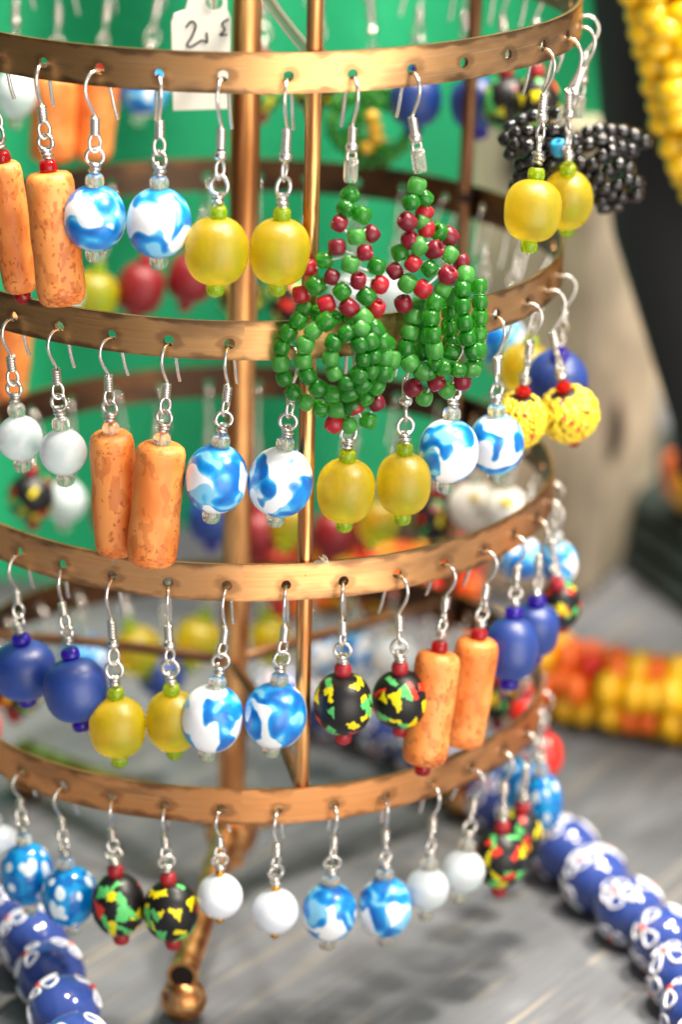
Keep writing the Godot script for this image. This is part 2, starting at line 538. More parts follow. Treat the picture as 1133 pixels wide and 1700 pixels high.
# ---------------------------------------------------------------- earring pieces, in unit sizes
func piece(called: String) -> Mesh:
	if cache.has(called):
		return cache[called]
	var m := Build.new()
	match called:
		"ear_wire":
			var p := smooth_path([Vector3(0, -11.2, -5.2), Vector3(0, -8.6, -4.3), Vector3(0, -4.2, -3.2), Vector3(0, -1.3, -1.7), Vector3(0, -0.5, 0), Vector3(0, -0.6, 1.5), Vector3(0, -1.7, 2.8), Vector3(0, -3.6, 3.4), Vector3(0, -6.0, 2.9), Vector3(0, -8.2, 1.7), Vector3(0, -9.5, 0.95), Vector3(0, -10.4, 0.9)], 4)
			tube(m, p, 0.40, 7)
		"wire_coil":
			var p := PackedVector3Array()
			for k in 61:
				var a := TAU * k / 10.0
				p.append(Vector3(sin(a) * 0.72, -4.0 * k / 60.0, cos(a) * 0.72))
			tube(m, p, 0.36, 6)
		"wire_wrap":
			var p := PackedVector3Array()
			for k in 33:
				var a := TAU * k / 11.0
				var r := 0.85 + 0.25 * sin(k * 0.4)
				p.append(Vector3(sin(a) * r, -2.6 * k / 32.0, cos(a) * r))
			tube(m, p, 0.48, 6)
		"link_loop":
			var p := PackedVector3Array()
			for k in 16:
				var a := TAU * k / 16.0
				p.append(Vector3(sin(a) * 1.15, cos(a) * 1.9, 0.12 * sin(a * 2.0)))
			tube(m, p, 0.40, 6, true)
		"eye_loop":
			var p := PackedVector3Array()
			for k in 18:
				var a := TAU * k / 18.0
				p.append(Vector3(sin(a) * 1.75, cos(a) * 1.9, 0))
			tube(m, p, 0.46, 6, true)
		"ball":
			lathe(m, super_profile(2.8, 2.6, 2.0, 10), 14)
		"pin":
			lathe(m, super_profile(1.1, 1.0, 2.2, 6), 8)
		"spacer":
			lathe(m, PackedVector2Array([Vector2(0.5, -1.45), Vector2(1.15, -1.6), Vector2(1.62, -1.25), Vector2(1.85, -0.5), Vector2(1.88, 0.2), Vector2(1.72, 1.0), Vector2(1.3, 1.5), Vector2(0.5, 1.5), Vector2(0.42, 0.0), Vector2(0.5, -1.45)]), 16)
		"facet_spacer":
			for k in [[1.0, -1.5, 1.9, -0.2], [1.9, -0.2, 1.9, 0.2], [1.9, 0.2, 1.0, 1.5]]:
				for s in 9:
					var a := TAU * s / 9.0
					var b := TAU * (s + 1) / 9.0
					var mid := (a + b) / 2.0
					var out := Vector3(sin(mid) * 1.3, (k[0] - k[2]) * 0.9, cos(mid) * 1.3)
					var ids := []
					for q in [[a, k[0], k[1]], [b, k[0], k[1]], [b, k[2], k[3]], [a, k[2], k[3]]]:
						ids.append(m.vert(Vector3(sin(q[0]) * q[1], q[2], cos(q[0]) * q[1]), out))
					m.quad(ids[0], ids[1], ids[2], ids[3])
			for y in [-1.5, 1.5]:
				var c := m.vert(Vector3(0, y, 0), Vector3(0, y, 0))
				var ids := []
				for s in 10:
					ids.append(m.vert(Vector3(sin(TAU * s / 9.0), y, cos(TAU * s / 9.0)), Vector3(0, y, 0)))
				for s in 9:
					m.tri(c, ids[s], ids[s + 1])
		"seed":
			lathe(m, PackedVector2Array([Vector2(0.55, -1.4), Vector2(1.2, -1.5), Vector2(1.62, -1.1), Vector2(1.78, -0.3), Vector2(1.78, 0.4), Vector2(1.6, 1.15), Vector2(1.15, 1.5), Vector2(0.55, 1.4), Vector2(0.5, 0.0), Vector2(0.55, -1.4)]), 12)
		"round_bead":
			lathe(m, super_profile(10, 10, 2.0, 24), 36)
		"barrel0", "barrel1", "barrel2":
			lathe(m, super_profile(10, 10, 2.45, 24), 36, 0.012, float(called.right(1)) * 1.7 + 0.4)
		"soft_bead":
			lathe(m, super_profile(10, 10, 2.2, 24), 36, 0.006, 0.9)
		"lumpy_bead":
			lathe(m, super_profile(10, 10, 2.2, 24), 36, 0.03, 2.1)
		"clay_tube0", "clay_tube1", "clay_tube2":
			var prof := PackedVector2Array([Vector2(0, -13.5), Vector2(2.2, -13.5), Vector2(3.6, -13.2), Vector2(4.5, -12.4), Vector2(4.85, -11.2)])
			for k in 9:
				prof.append(Vector2(4.9 + 0.1 * sin(k * 1.3 + float(called.right(1)) * 2.0), -10.0 + 2.5 * k))
			prof.append_array(PackedVector2Array([Vector2(4.85, 11.4), Vector2(4.5, 12.6), Vector2(3.7, 13.3), Vector2(2.4, 13.5), Vector2(0.8, 13.3), Vector2(0, 13.2)]))
			lathe(m, prof, 32, 0.008, float(called.right(1)) * 2.3 + 0.2)
		"chips_yellow", "chips_red":
			var one := Build.new()
			lathe(one, super_profile(1.0, 1.0, 2.3, 4), 6)
			var r := RandomNumberGenerator.new()
			r.seed = 77
			var total := 520
			for k in total:
				var y := 1.0 - 2.0 * (k + 0.5) / total
				var a := k * 2.39996 + r.randf() * 0.25
				var d := Vector3(sqrt(1 - y * y) * sin(a), y, sqrt(1 - y * y) * cos(a))
				var red := r.randf() < 0.045
				var size := Vector3(r.randf_range(0.95, 1.35), r.randf_range(0.9, 1.4), r.randf_range(1.2, 2.1))
				if y > 0.87 or red != (called == "chips_red"):
					continue
				var up := d
				var side := d.cross(Vector3(r.randf() - 0.5, r.randf() - 0.5, r.randf() - 0.5)).normalized()
				m.add(one, Transform3D(Basis(side * size.x, up * size.y, side.cross(up) * size.z), d * 5.05))
	cache[called] = m.mesh()
	return cache[called]


const KINDS := {
	"tube": ["orange_tube_earring", "speckled orange tube bead earrings", "red_glass"],
	"swirl": ["blue_swirl_earring", "blue and white swirled bead earrings", "clear"],
	"yellow": ["yellow_bead_earring", "frosted yellow bead earrings", "lime"],
	"opal": ["opal_bead_earring", "milky opal bead earrings", "clear"],
	"crust": ["yellow_crusted_earring", "yellow crusted bead earrings", "facet"],
	"cobalt": ["cobalt_bead_earring", "frosted cobalt bead earrings", "violet"],
	"shard": ["black_flecked_earring", "black bead earrings with coloured flecks", "red_frost"],
	"dotted": ["turquoise_dotted_earring", "turquoise bead earrings with white dots", "clear"],
	"white": ["white_bead_earring", "plain white bead earrings", "gold"],
	"red": ["red_bead_earring", "red bead earrings", "red_frost"],
	"daisy": ["white_flower_earring", "white flower bead earrings", "clear"],
}


func earring(type: String, ring: int, ang: float, drop: float, tx: float, rad: float, w: float, h: float, label: String) -> void:
	var kind: Array = KINDS[type]
	var at: Vector3 = Vector3(sin(deg_to_rad(ang)), 0, cos(deg_to_rad(ang))) * RING_RADIUS[ring] + Vector3.UP * RING_HEIGHT[ring]
	var root := thing(kind[0], label, "earring", at, kind[1])
	root.rotation.y = deg_to_rad(ang)
	var nth: int = turn_of_kind.get(type, 0)
	turn_of_kind[type] = nth + 1
	var has_ball := type == "yellow" or (type == "opal" and ring == 0)
	var spacer: String = kind[2]
	if type == "tube" and ring == 1:
		spacer = "clear"
	var sp := 3.0
	if type == "white":
		sp = 1.6
	drop = maxf(drop, h * 0.5 + 12.0)
	var plan := [["wire_coil", 4.0], ["ball", 2.4], ["link_loop", 2.9], ["eye_loop", 3.2], ["wire_wrap", 2.4]] if has_ball else [["wire_coil", 3.8], ["link_loop", 2.9], ["eye_loop", 2.8], ["wire_wrap", 2.4]]
	var total := 10.0
	for k in plan:
		total += k[1]
	var stretch: float = (drop - h * 0.5 - sp * 0.85) / total
	var twist := deg_to_rad(rng.randf_range(-24.0, 24.0))
	var mat: Material = mats.silver
	var wide := lerpf(1.0, stretch, 0.5)
	part(root, "ear_wire", piece("ear_wire"), mat, Transform3D(Basis(Vector3.UP, twist).scaled_local(Vector3(1, stretch, wide)), Vector3.ZERO))
	var from := Basis(Vector3.UP, twist) * Vector3(0, -10.0 * stretch, 0.9 * wide)
	var to := Vector3(tx, -drop, rad)
	var d := (to - from).normalized()
	var side := d.cross(Vector3.BACK).normalized()
	var frame := Basis(side, -d, side.cross(-d))
	var s := 0.0
	for k in plan:
		var l: float = k[1] * stretch
		var tf := frame * Basis(Vector3.UP, rng.randf_range(0.0, TAU))
		match k[0]:
			"wire_coil":
				part(root, "wire_coil", piece("wire_coil"), mat, Transform3D(tf.scaled_local(Vector3(1, l / 4.0, 1)), from + d * s))
			"wire_wrap":
				part(root, "wire_wrap", piece("wire_wrap"), mat, Transform3D(tf.scaled_local(Vector3(1, l / 2.6, 1)), from + d * s))
			"ball":
				part(root, "silver_ball", piece("ball"), mat, Transform3D(tf, from + d * (s + l * 0.5)))
			"link_loop":
				tf = frame * Basis(Vector3.UP, rng.randf_range(0.5, 1.3))
				part(root, "link_loop", piece("link_loop"), mat, Transform3D(tf.scaled_local(Vector3(1, (l + 1.5) / 4.4, 1)), from + d * (s + l * 0.5 + 0.2)))
			"eye_loop":
				tf = frame * Basis(Vector3.UP, rng.randf_range(-0.55, 0.55))
				part(root, "eye_loop", piece("eye_loop"), mat, Transform3D(tf.scaled_local(Vector3(1, (l + 1.2) / 4.2, 1)), from + d * (s + l * 0.5 + 0.2)))
		s += l
	# beads
	var spacer_mesh := piece("facet_spacer" if type == "crust" else "spacer")
	var ss := Vector3.ONE * (sp / 3.0)
	if type == "swirl" or type == "opal":
		ss *= Vector3(1.05, 1.0, 1.05)
	if type == "cobalt":
		ss *= Vector3(1.15, 0.9, 1.15)
	var spin := Basis(Vector3.UP, rng.randf_range(0.0, TAU))
	part(root, "spacer_bead", spacer_mesh, mats[spacer], Transform3D((frame * spin).scaled_local(ss), to - d * (h * 0.5 + sp * 0.32)))
	if type != "tube" or nth % 2 == 0:
		part(root, "spacer_bead", spacer_mesh, mats[spacer], Transform3D((frame * spin).scaled_local(ss), to + d * (h * 0.5 + sp * 0.26)))
		part(root, "pin_end", piece("pin"), mat, Transform3D(frame, to + d * (h * 0.5 + sp * 0.78)))
	var body := ""
	var bm: Material
	match type:
		"tube":
			body = "clay_tube%d" % (nth % 3)
			bm = mats["tube%d" % (nth % 3)]
		"swirl":
			body = "soft_bead"
			bm = mats["swirl%d" % (nth % 7)]
		"yellow":
			body = "barrel%d" % (nth % 3)
			bm = mats.yellow
		"cobalt":
			body = "barrel%d" % ((nth + 1) % 3)
			bm = mats.cobalt
		"red":
			body = "barrel%d" % (nth % 3)
			bm = mats.dark_red if ring < 3 else mats.bead_red
		"shard":
			body = "soft_bead"
			bm = mats["shard%d" % (nth % 4)]
		"dotted":
			body = "lumpy_bead" if nth == 1 else "soft_bead"
			bm = mats["dotted%d" % (nth % 2)]
		"opal":
			body = "round_bead"
			bm = mats.opal
		"white":
			body = "round_bead"
			bm = mats.white_glass
		"crust":
			body = "soft_bead"
			bm = mats.black_glass
		"daisy":
			body = "soft_bead"
			bm = mats.flower_white
	var height := 27.0 if type == "tube" else 10.0
	var bead := part(root, "tube_bead" if type == "tube" else "bead", piece(body), bm, Transform3D((frame * spin).scaled_local(Vector3(w / 10.0, h / height, w / 10.0)), to))
	if type == "crust":
		for c in ["yellow", "red"]:
			var chips := part(bead, "glass_chips", piece("chips_" + c), mats["chip_" + c])
			chips.set_meta("kind", "stuff")
	if type == "daisy":
		var toward := (Vector3(0, 3.2, 4.0).rotated(Vector3.UP, -root.rotation.y))
		part(root, "flower_centre", piece("ball"), mats.chip_yellow, Transform3D(Basis.IDENTITY.scaled(Vector3(1.3, 0.9, 1.3)), to + toward))


# ---------------------------------------------------------------- seed beadwork
func beadwork(called: String, ring: int, ang: float, hook_drop: float, top: Vector3, label: String, group: String) -> Node3D:
	var dir := Vector3(sin(deg_to_rad(ang)), 0, cos(deg_to_rad(ang)))
	var root := thing(called, label, "earring", dir * RING_RADIUS[ring] + Vector3.UP * RING_HEIGHT[ring], group)
	var turn := Basis(Vector3.UP, deg_to_rad(ang) + rng.randf_range(-0.2, 0.2))
	var k := hook_drop / 22.0
	part(root, "ear_wire", piece("ear_wire"), mats.silver, Transform3D(turn.scaled_local(Vector3(1, k, 1)), Vector3.ZERO))
	var from := turn * Vector3(0, -10.0 * k, 0.9)
	var d := (top - from).normalized()
	var side := d.cross(Vector3.BACK).normalized()
	var frame := Basis(side, -d, side.cross(-d))
	var l := from.distance_to(top)
	part(root, "wire_coil", piece("wire_coil"), mats.silver, Transform3D(frame.scaled_local(Vector3(1, l * 0.085, 1)), from))
	part(root, "silver_ball", piece("ball"), mats.silver, Transform3D(frame, from + d * l * 0.42))
	part(root, "link_loop", piece("link_loop"), mats.silver, Transform3D((frame * Basis(Vector3.UP, 0.7)).scaled_local(Vector3(1, 0.9, 1)), from + d * l * 0.62))
	var m := Build.new()
	lathe(m, PackedVector2Array([Vector2(0, -2.6), Vector2(1.3, -2.5), Vector2(1.5, -1.8), Vector2(1.5, 1.8), Vector2(1.2, 2.5), Vector2(0, 2.6)]), 14)
	part(root, "clear_sleeve", m.mesh(), mats.clear, Transform3D(frame, from + d * l * 0.88))
	return root


func seed_bead(root: Node3D, tint: String, at: Vector3, along: Vector3) -> void:
	var up := along.normalized()
	var side := up.cross(Vector3(0.3, 0.2, 1)).normalized()
	var s := rng.randf_range(0.96, 1.16)
	var b := Basis(side, up, side.cross(up)) * Basis(Vector3.UP, rng.randf() * TAU)
	if tint == "black":
		s *= 0.86
	var look := "seed_" + tint
	if tint == "green" or tint == "wine":
		look += str(rng.randi() % 3)
	part(root, "seed_bead", piece("seed"), mats[look] if mats.has(look) else mats[tint], Transform3D(b.scaled_local(Vector3(s, s * rng.randf_range(0.95, 1.12), s)), at))


func netting(root: Node3D, beads: Array) -> void:
	for k in beads.size():
		seed_bead(root, beads[k][0], beads[k][1], Vector3(rng.randf_range(-1, 1), rng.randf_range(0.2, 1), rng.randf_range(-0.3, 0.3)))
	if beads.size() > 1:
		var p := PackedVector3Array()
		for k in beads.size():
			var q: Vector3 = beads[k][1]
			p.append(q + Vector3(0, 1.6 if k % 2 == 0 else -1.6, -0.3))
			p.append(q)
		var m := Build.new()
		tube(m, p, 0.28, 5)
		part(root, "bead_thread", m.mesh(), mats.thread)


func strand(root: Node3D, tint: String, points: Array) -> void:
	var p := smooth_path(points, 24)
	var step := 2.85 if tint == "black" else 3.35
	var left := 0.0
	for k in p.size() - 1:
		var a := p[k]
		var b := p[k + 1]
		left -= a.distance_to(b)
		if left <= 0.0:
			seed_bead(root, tint, b, b - a)
			left += step


# ---------------------------------------------------------------- the stand
func ring_band(ring: int) -> Mesh:
	var m := Build.new()
	var r: float = RING_RADIUS[ring]
	var step := TAU / 36.0
	var w := r * step
	var hh := BAND_HALF
	var rim := []
	for k in 6:
		rim.append(Vector2(-w / 2 + w * k / 6.0, -hh))
	for k in 4:
		rim.append(Vector2(w / 2, -hh + 2 * hh * k / 4.0))
	for k in 6:
		rim.append(Vector2(w / 2 - w * k / 6.0, hh))
	for k in 4:
		rim.append(Vector2(-w / 2, hh - 2 * hh * k / 4.0))
	var phase: float = [-33.515, -42.381, -42.707, -43.562][ring]
	for sector in 36:
		var a0 := deg_to_rad(phase) + sector * step
		var holed := not (ring == 99)
		var loops := []
		for depth in [0.0, 0.85]:
			for t in [0.0, 0.4, 1.0]:
				var ids := []
				for q in rim:
					var hole: Vector2 = (q - Vector2(0, -BAND_LIFT)).normalized() * (1.12 + 0.06 * sin(sector * 2.3)) + Vector2(0, -BAND_LIFT)
					var e: Vector2 = hole.lerp(q, t)
					var a := a0 + e.x / r
					var dir := Vector3(sin(a), 0, cos(a))
					# hand-bent: each band wanders a little in and out and up and down
					var bend := 0.35 * sin(a * 3.0 + ring) + 0.2 * sin(a * 7.0 + ring * 2.0)
					ids.append(m.vert(dir * (r - depth + bend) + Vector3.UP * (e.y + BAND_LIFT + 0.25 * sin(a * 2.0 + ring * 1.3)), dir if depth == 0.0 else -dir, Vector2(a / TAU, (0.25 - e.y / (4.05 * hh)) + (0.0 if depth == 0.0 else 0.5))))
				loops.append(ids)
		for base in [0, 3]:
			for t in 2:
				for k in 20:
					m.quad(loops[base + t][k], loops[base + t][(k + 1) % 20], loops[base + t + 1][(k + 1) % 20], loops[base + t + 1][k])
		var inside := []
		for base in [0, 3]:
			for k in 20:
				var p: Vector3 = m.v[loops[base][k]]
				var centre := Vector3(sin(a0), 0, cos(a0)) * r
				var q: Vector2 = (rim[k] - Vector2(0, -BAND_LIFT)).normalized()
				var toward := Vector3(cos(a0), 0, -sin(a0)) * -q.x + Vector3.UP * -q.y
				inside.append(m.vert(p, toward, Vector2(a0 / TAU, 0.02)))
		for k in 20:
			m.quad(inside[k], inside[(k + 1) % 20], inside[20 + (k + 1) % 20], inside[20 + k])
		for edge in [[0, 6, -1.0], [10, 16, 1.0]]:
			for k in range(edge[0], edge[1]):
				var ids := []
				for q in [[2, k], [2, k + 1], [5, k + 1], [5, k]]:
					ids.append(m.vert(m.v[loops[q[0]][q[1]]], Vector3.UP * edge[2], m.u[loops[q[0]][q[1]]]))
				m.quad(ids[0], ids[1], ids[2], ids[3])
	return m.mesh()


func rod(points: Array, radius: float, sides := 14, per := 4) -> Mesh:
	var m := Build.new()
	tube(m, smooth_path(points, per), radius, sides)
	return m.mesh()


func polar(deg: float, r: float, y: float) -> Vector3:
	return Vector3(sin(deg_to_rad(deg)) * r, y, cos(deg_to_rad(deg)) * r)


func make_stand() -> void:
	var t := thing("earring_stand", "round four tier copper earring stand with pierced bands and ball feet on the table", "jewellery stand")
	for k in 4:
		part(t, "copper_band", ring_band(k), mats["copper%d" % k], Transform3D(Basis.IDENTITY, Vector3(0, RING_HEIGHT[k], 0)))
	part(t, "centre_pole", rod([Vector3(-2.6, 9, 0), Vector3(-2.2, 60, 0), Vector3(-1.2, 110, 0), Vector3(0.2, 220, 0), Vector3(0.4, 330, 0)], 3.4, 18), mats.rod)
	for k in 3:
		var deg: float = [10.9, 131.0, 251.0][k]
		var pts := [polar(deg, RING_RADIUS[3] - 2.6, RING_HEIGHT[3] - 2.0)]
		for q in [3, 2, 1, 0]:
			pts.append(polar(deg, RING_RADIUS[q] - 2.6, RING_HEIGHT[q]))
		pts.append(polar(deg, RING_RADIUS[0] - 2.0, RING_HEIGHT[0] + 55.0))
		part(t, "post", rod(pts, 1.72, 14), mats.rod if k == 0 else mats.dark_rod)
		for q in [0, 3]:
			var mid := Vector3(-2.6 if q == 3 else 0.2, RING_HEIGHT[q] + (5.5 if q == 3 else 9.0), 0)
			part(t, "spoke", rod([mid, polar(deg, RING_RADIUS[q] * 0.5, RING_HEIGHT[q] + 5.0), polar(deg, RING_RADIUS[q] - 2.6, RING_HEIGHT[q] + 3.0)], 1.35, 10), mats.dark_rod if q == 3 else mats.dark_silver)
		for q in 4:
			var m := Build.new()
			lathe(m, super_profile(4.2, 5.6, 2.0, 8), 12, 0.06, k + q * 1.3)
			part(t, "weld_joint", m.mesh(), mats.weld, Transform3D(Basis.IDENTITY, polar(deg, RING_RADIUS[q] - 2.2, RING_HEIGHT[q] + 2.0)))
	var feet := [Vector3(-12.9, 5.3, 62.4), Vector3(57.8, 5.3, -46.3), Vector3(-55.8, 5.3, -57.9)]
	for k in 3:
		var f: Vector3 = feet[k]
		var flat := Vector3(f.x + 2.6, 0, f.z)
		var top := Vector3(-2.6, 20, 0)
		var leg := part(t, "leg", rod([top, top + flat * 0.25 + Vector3(0, -2.0, 0), top + flat * 0.65 + Vector3(0, -6.0, 0), top + flat * 0.98 + Vector3(0, -8.0, 0)], 3.3, 16, 5), mats.rod)
		var m := Build.new()
		var tip := top + flat * 1.02 + Vector3(0, -8.0, 0)
		var out := flat.normalized()
		var up := Vector3.UP
		tube(m, PackedVector3Array([tip - out * 2.0, tip + out * 0.8]), 3.55, 18)
		part(leg, "end_ring", m.mesh(), mats.rod)
		m = Build.new()
		tube(m, PackedVector3Array([tip, tip + out * 0.86]), 2.7, 16)
		part(leg, "shade_disc", m.mesh(), mats.weld)  # solid dark disc, painted as the shade inside the open tube end
		m = Build.new()
		lathe(m, super_profile(10.6, 10.6, 2.0, 18), 26)
		part(leg, "ball_foot", m.mesh(), mats.rod, Transform3D(Basis.IDENTITY, f))
	for k in 4:
		var m := Build.new()
		var at := Vector3(14.6, 113.5, 70.5)
		tube(m, smooth_path([at, at + Vector3(1.2 + k * 0.5, 1.2, 0.6 + k * 0.3), at + Vector3(2.6 - k * 0.4, 0.6 + k * 0.6, 1.5), at + Vector3(3.2 + k * 0.2, 1.9 - k * 0.5, 1.2), at + Vector3(2.2, 2.6 - k * 0.3, 1.0)], 5), 0.09, 4)
		part(t, "loose_fibre", m.mesh(), mats.string)
	var hub := Build.new()
	lathe(hub, super_profile(13, 15, 2.2, 14), 20, 0.03, 1.0)
	part(t, "hub", hub.mesh(), mats.rod, Transform3D(Basis.IDENTITY, Vector3(-2.6, 18, 0)))


# ---------------------------------------------------------------- surroundings
func make_table() -> void:
	var t := thing("wooden_table", "weathered grey wooden plank table under the earring stand and necklaces", "table")
	var along := Vector3(36.6, 0, -51.6).normalized()
	var across := Vector3(-along.z, 0, along.x)
	var start := Vector3(63.4, 0, 58.7)
	for k in range(-9, 2):
		var m := Build.new()
		var width := 96.0
		block(m, Vector3(width - 0.12, 22, 1100), Vector3.ZERO, 0.22)
		for q in m.u.size():
			m.u[q] = Vector2(m.v[q].z / 330.0 + k * 0.37, m.v[q].x / width + 0.5)
		var mid := start + across * (k + 0.5) * width + along * 360.0
		part(t, "plank", m.mesh(), mats["plank%d" % posmod(k, 3)], Transform3D(Basis(-across, Vector3.UP, -along) if false else Basis(across, Vector3.UP, across.cross(Vector3.UP)), Vector3(mid.x, -11.0 + 0.1 * sin(k * 2.1), mid.z)))


func sheet(called: String, label: String, category: String, mat: Material, at: Callable, nx: int, ny: int, thick: float) -> void:
	# a hanging cloth of real thickness: at(u, v) gives its front surface
	var m := Build.new()
	var rows := []
	for side in 2:
		for j in ny + 1:
			for i in nx + 1:
				var u := float(i) / nx
				var v := float(j) / ny
				var p: Vector3 = at.call(u, v)
				var du: Vector3 = at.call(minf(u + 0.01, 1.0), v) - at.call(maxf(u - 0.01, 0.0), v)
				var dv: Vector3 = at.call(u, minf(v + 0.01, 1.0)) - at.call(u, maxf(v - 0.01, 0.0))
				var nn := du.cross(dv).normalized()
				if nn.dot(Vector3(0, 110, 0) - p) < 0.0:
					nn = -nn
				m.vert(p - nn * thick * side, nn * (1.0 if side == 0 else -1.0), Vector2(u, v))
	var c := (nx + 1) * (ny + 1)
	for side in 2:
		for j in ny:
			for i in nx:
				var a := side * c + j * (nx + 1) + i
				m.quad(a, a + 1, a + nx + 2, a + nx + 1)
	for j in ny:
		for i in [0, nx]:
			var a: int = j * (nx + 1) + i
			var ids := []
			for q in [a, a + nx + 1, a + nx + 1 + c, a + c]:
				ids.append(m.vert(m.v[q], Vector3.LEFT if i == 0 else Vector3.RIGHT))
			m.quad(ids[0], ids[1], ids[2], ids[3])
	var t := thing(called, label, category)
	part(t, "cloth", m.mesh(), mat)


func make_backdrop() -> void:
	sheet("green_cloth", "bright green cloth hanging behind the earring stand", "cloth", mats.green_cloth, func(u, v):
		var side := pow(v, 0.8)
		var right := 95.0 + 11.5 * sin(clampf((side * 250.0) / 52.0, 0.0, PI / 2.0)) - 4.0 * smoothstep(0.2, 0.6, side)
		var x := lerpf(-330.0, right, u)
		var hem := 27.0 + x * 0.36 + pow(maxf(x - 30.0, 0.0), 2.0) * 0.0052
		if x < -60.0:
			hem = 5.4
		hem = maxf(hem, 2.0)
		var y := lerpf(hem, 330.0, side)
		return Vector3(x, y, -196.0 + 11.0 * sin(x * 0.04 + y * 0.008) + 7.0 * sin(x * 0.095 - y * 0.014) - 6.0 * pow(u, 8.0)), 90, 40, 1.2)
	sheet("dark_cloth", "dark grey cloth hanging behind everything, with an unseen left wing that darkens the bands", "cloth", mats.dark_cloth, func(u, v):
		var run := lerpf(0.0, 2300.0, u)
		var p := Vector2(700.0 - run, -430.0)
		if run > 1000.0:  # out-of-view left wing, placed to block ambient light and darken band reflections
			var a := minf((run - 1000.0) / 160.0, PI / 2.0)
			p = Vector2(-300.0 - sin(a) * 160.0, -270.0 - cos(a) * 160.0)
			if run > 1000.0 + 160.0 * PI / 2.0:
				p = Vector2(-460.0, -270.0 + run - 1000.0 - 160.0 * PI / 2.0)
		return Vector3(p.x + 8.0 * sin(run * 0.021), lerpf(-40.0, 760.0, v), p.y + 8.0 * sin(run * 0.02)), 110, 4, 1.5)
	# block of weathered timber
	var t := thing("timber_block", "beige weathered timber block with dark knots behind the stand's right side", "wooden block")
	var m := Build.new()
	var dir := Vector3(0.447, 0, -0.894)
	var side := Vector3(0.894, 0, 0.447)
	block(m, Vector3(62, 150, 70), Vector3.ZERO, 2.5)
	for q in m.u.size():
		m.u[q] = Vector2(m.v[q].x * 0.6 + m.v[q].z, m.v[q].y) / 150.0
	part(t, "timber", m.mesh(), mats.weathered, Transform3D(Basis(side, Vector3.UP, -dir), Vector3(102, 74.9, -194) + dir * 35.0 - side * 31.0))
	# bust
	t = thing("necklace_bust", "black velvet necklace display bust behind the stand's right side", "display bust")
	m = Build.new()
	var levels := [[0.2, 152.0, 26.0], [5.0, 150.0, 27.0], [9.0, 150.0, 22.0], [40.0, 140.0, 25.0], [65.0, 124.0, 40.0], [77.0, 116.5, 48.0], [90.5, 114.2, 52.0], [116.9, 105.0, 62.0], [142.8, 96.0, 70.0], [174.4, 91.4, 76.0], [205.1, 87.8, 80.0], [235.0, 85.0, 82.0], [262.0, 92.0, 70.0], [280.0, 118.0, 40.0], [310.0, 136.0, 22.0], [330.0, 137.0, 20.0]]
	var grid := []
	for k in levels.size():
		var l: Array = levels[k]
		var row := []
		for s in 33:
			var a := TAU * s / 32.0
			var cx: float = l[1] + l[2]
			var c := Vector3(cx + cos(a) * l[2], l[0], -100.0 + sin(a) * l[2] * 0.42)
			row.append(m.vert(c, Vector3(cos(a) * 0.42, 0, sin(a)), Vector2(s / 32.0, k / 12.0)))
		grid.append(row)
	for k in levels.size() - 1:
		for s in 32:
			m.quad(grid[k][s], grid[k][s + 1], grid[k + 1][s + 1], grid[k + 1][s])
	part(t, "velvet_body", m.mesh(), mats.black_velvet)
	# folded dark green cloth on the table
	m = Build.new()
	for k in 3:
		block(m, Vector3(170, 7, 150 - k * 6), Vector3(0, 4.0 + k * 7.4, 0), 3.4, Basis(Vector3.UP, 0.03 * k))
	t = thing("folded_cloth", "dark green cloth folded flat on the table behind the bright necklace", "cloth")
	part(t, "cloth_layers", m.mesh(), mats.deep_green_cloth, Transform3D(Basis(Vector3.UP, deg_to_rad(-70.0)), Vector3(196, 0, -236)))


func lump_strand(called: String, label: String, group: String, points: Array, tints: Array, size: float, spread: float, step: float, per_step: int) -> void:
	var t := thing(called, label, "necklace", Vector3.ZERO, group)
	var p := smooth_path(points, 20)
	var one := Build.new()
	lathe(one, super_profile(10, 10, 2.3, 8), 12, 0.05, 0.7)
	var mesh := one.mesh()
	var rest := Build.new()
	var count := 0
	var left := 0.0
	for k in p.size() - 1:
		left -= p[k].distance_to(p[k + 1])
		if left > 0.0:
			continue
		left += step
		var along := (p[k + 1] - p[k]).normalized()
		var a0 := rng.randf() * TAU
		for q in per_step:
			var a := a0 + TAU * q / per_step
			var side := along.cross(Vector3.UP).normalized()
			var out := side * cos(a) + side.cross(along) * sin(a)
			var s := size * rng.randf_range(0.8, 1.2)
			var b := Basis(out.cross(along).normalized(), along, out)
			var xf := Transform3D((b * Basis(Vector3(rng.randf(), rng.randf(), rng.randf()).normalized(), rng.randf_range(-0.5, 0.5))).scaled_local(Vector3(s, s * 0.75, s * 1.1) / 10.0), p[k] + out * spread + along * rng.randf_range(-1, 1))
			count += 1
			if count <= 300:
				part(t, "bead", mesh, mats[tints[rng.randi() % tints.size()]], xf)
			else:
				rest.add(one, xf)
	if count > 300:
		part(t, "further_beads", rest.mesh(), mats[tints[0]]).set_meta("kind", "stuff")
	var m := Build.new()
	tube(m, p, 0.8, 6)
	part(t, "cord", m.mesh(), mats.string)


func on_barrel(d: Vector3, r: float) -> Vector3:
	var k := 1.0 / pow(pow(Vector2(d.x, d.z).length() / (r + 0.1), 2.1) + pow(absf(d.y) / (r + 1.0), 2.1), 1.0 / 2.1)
	return d * k


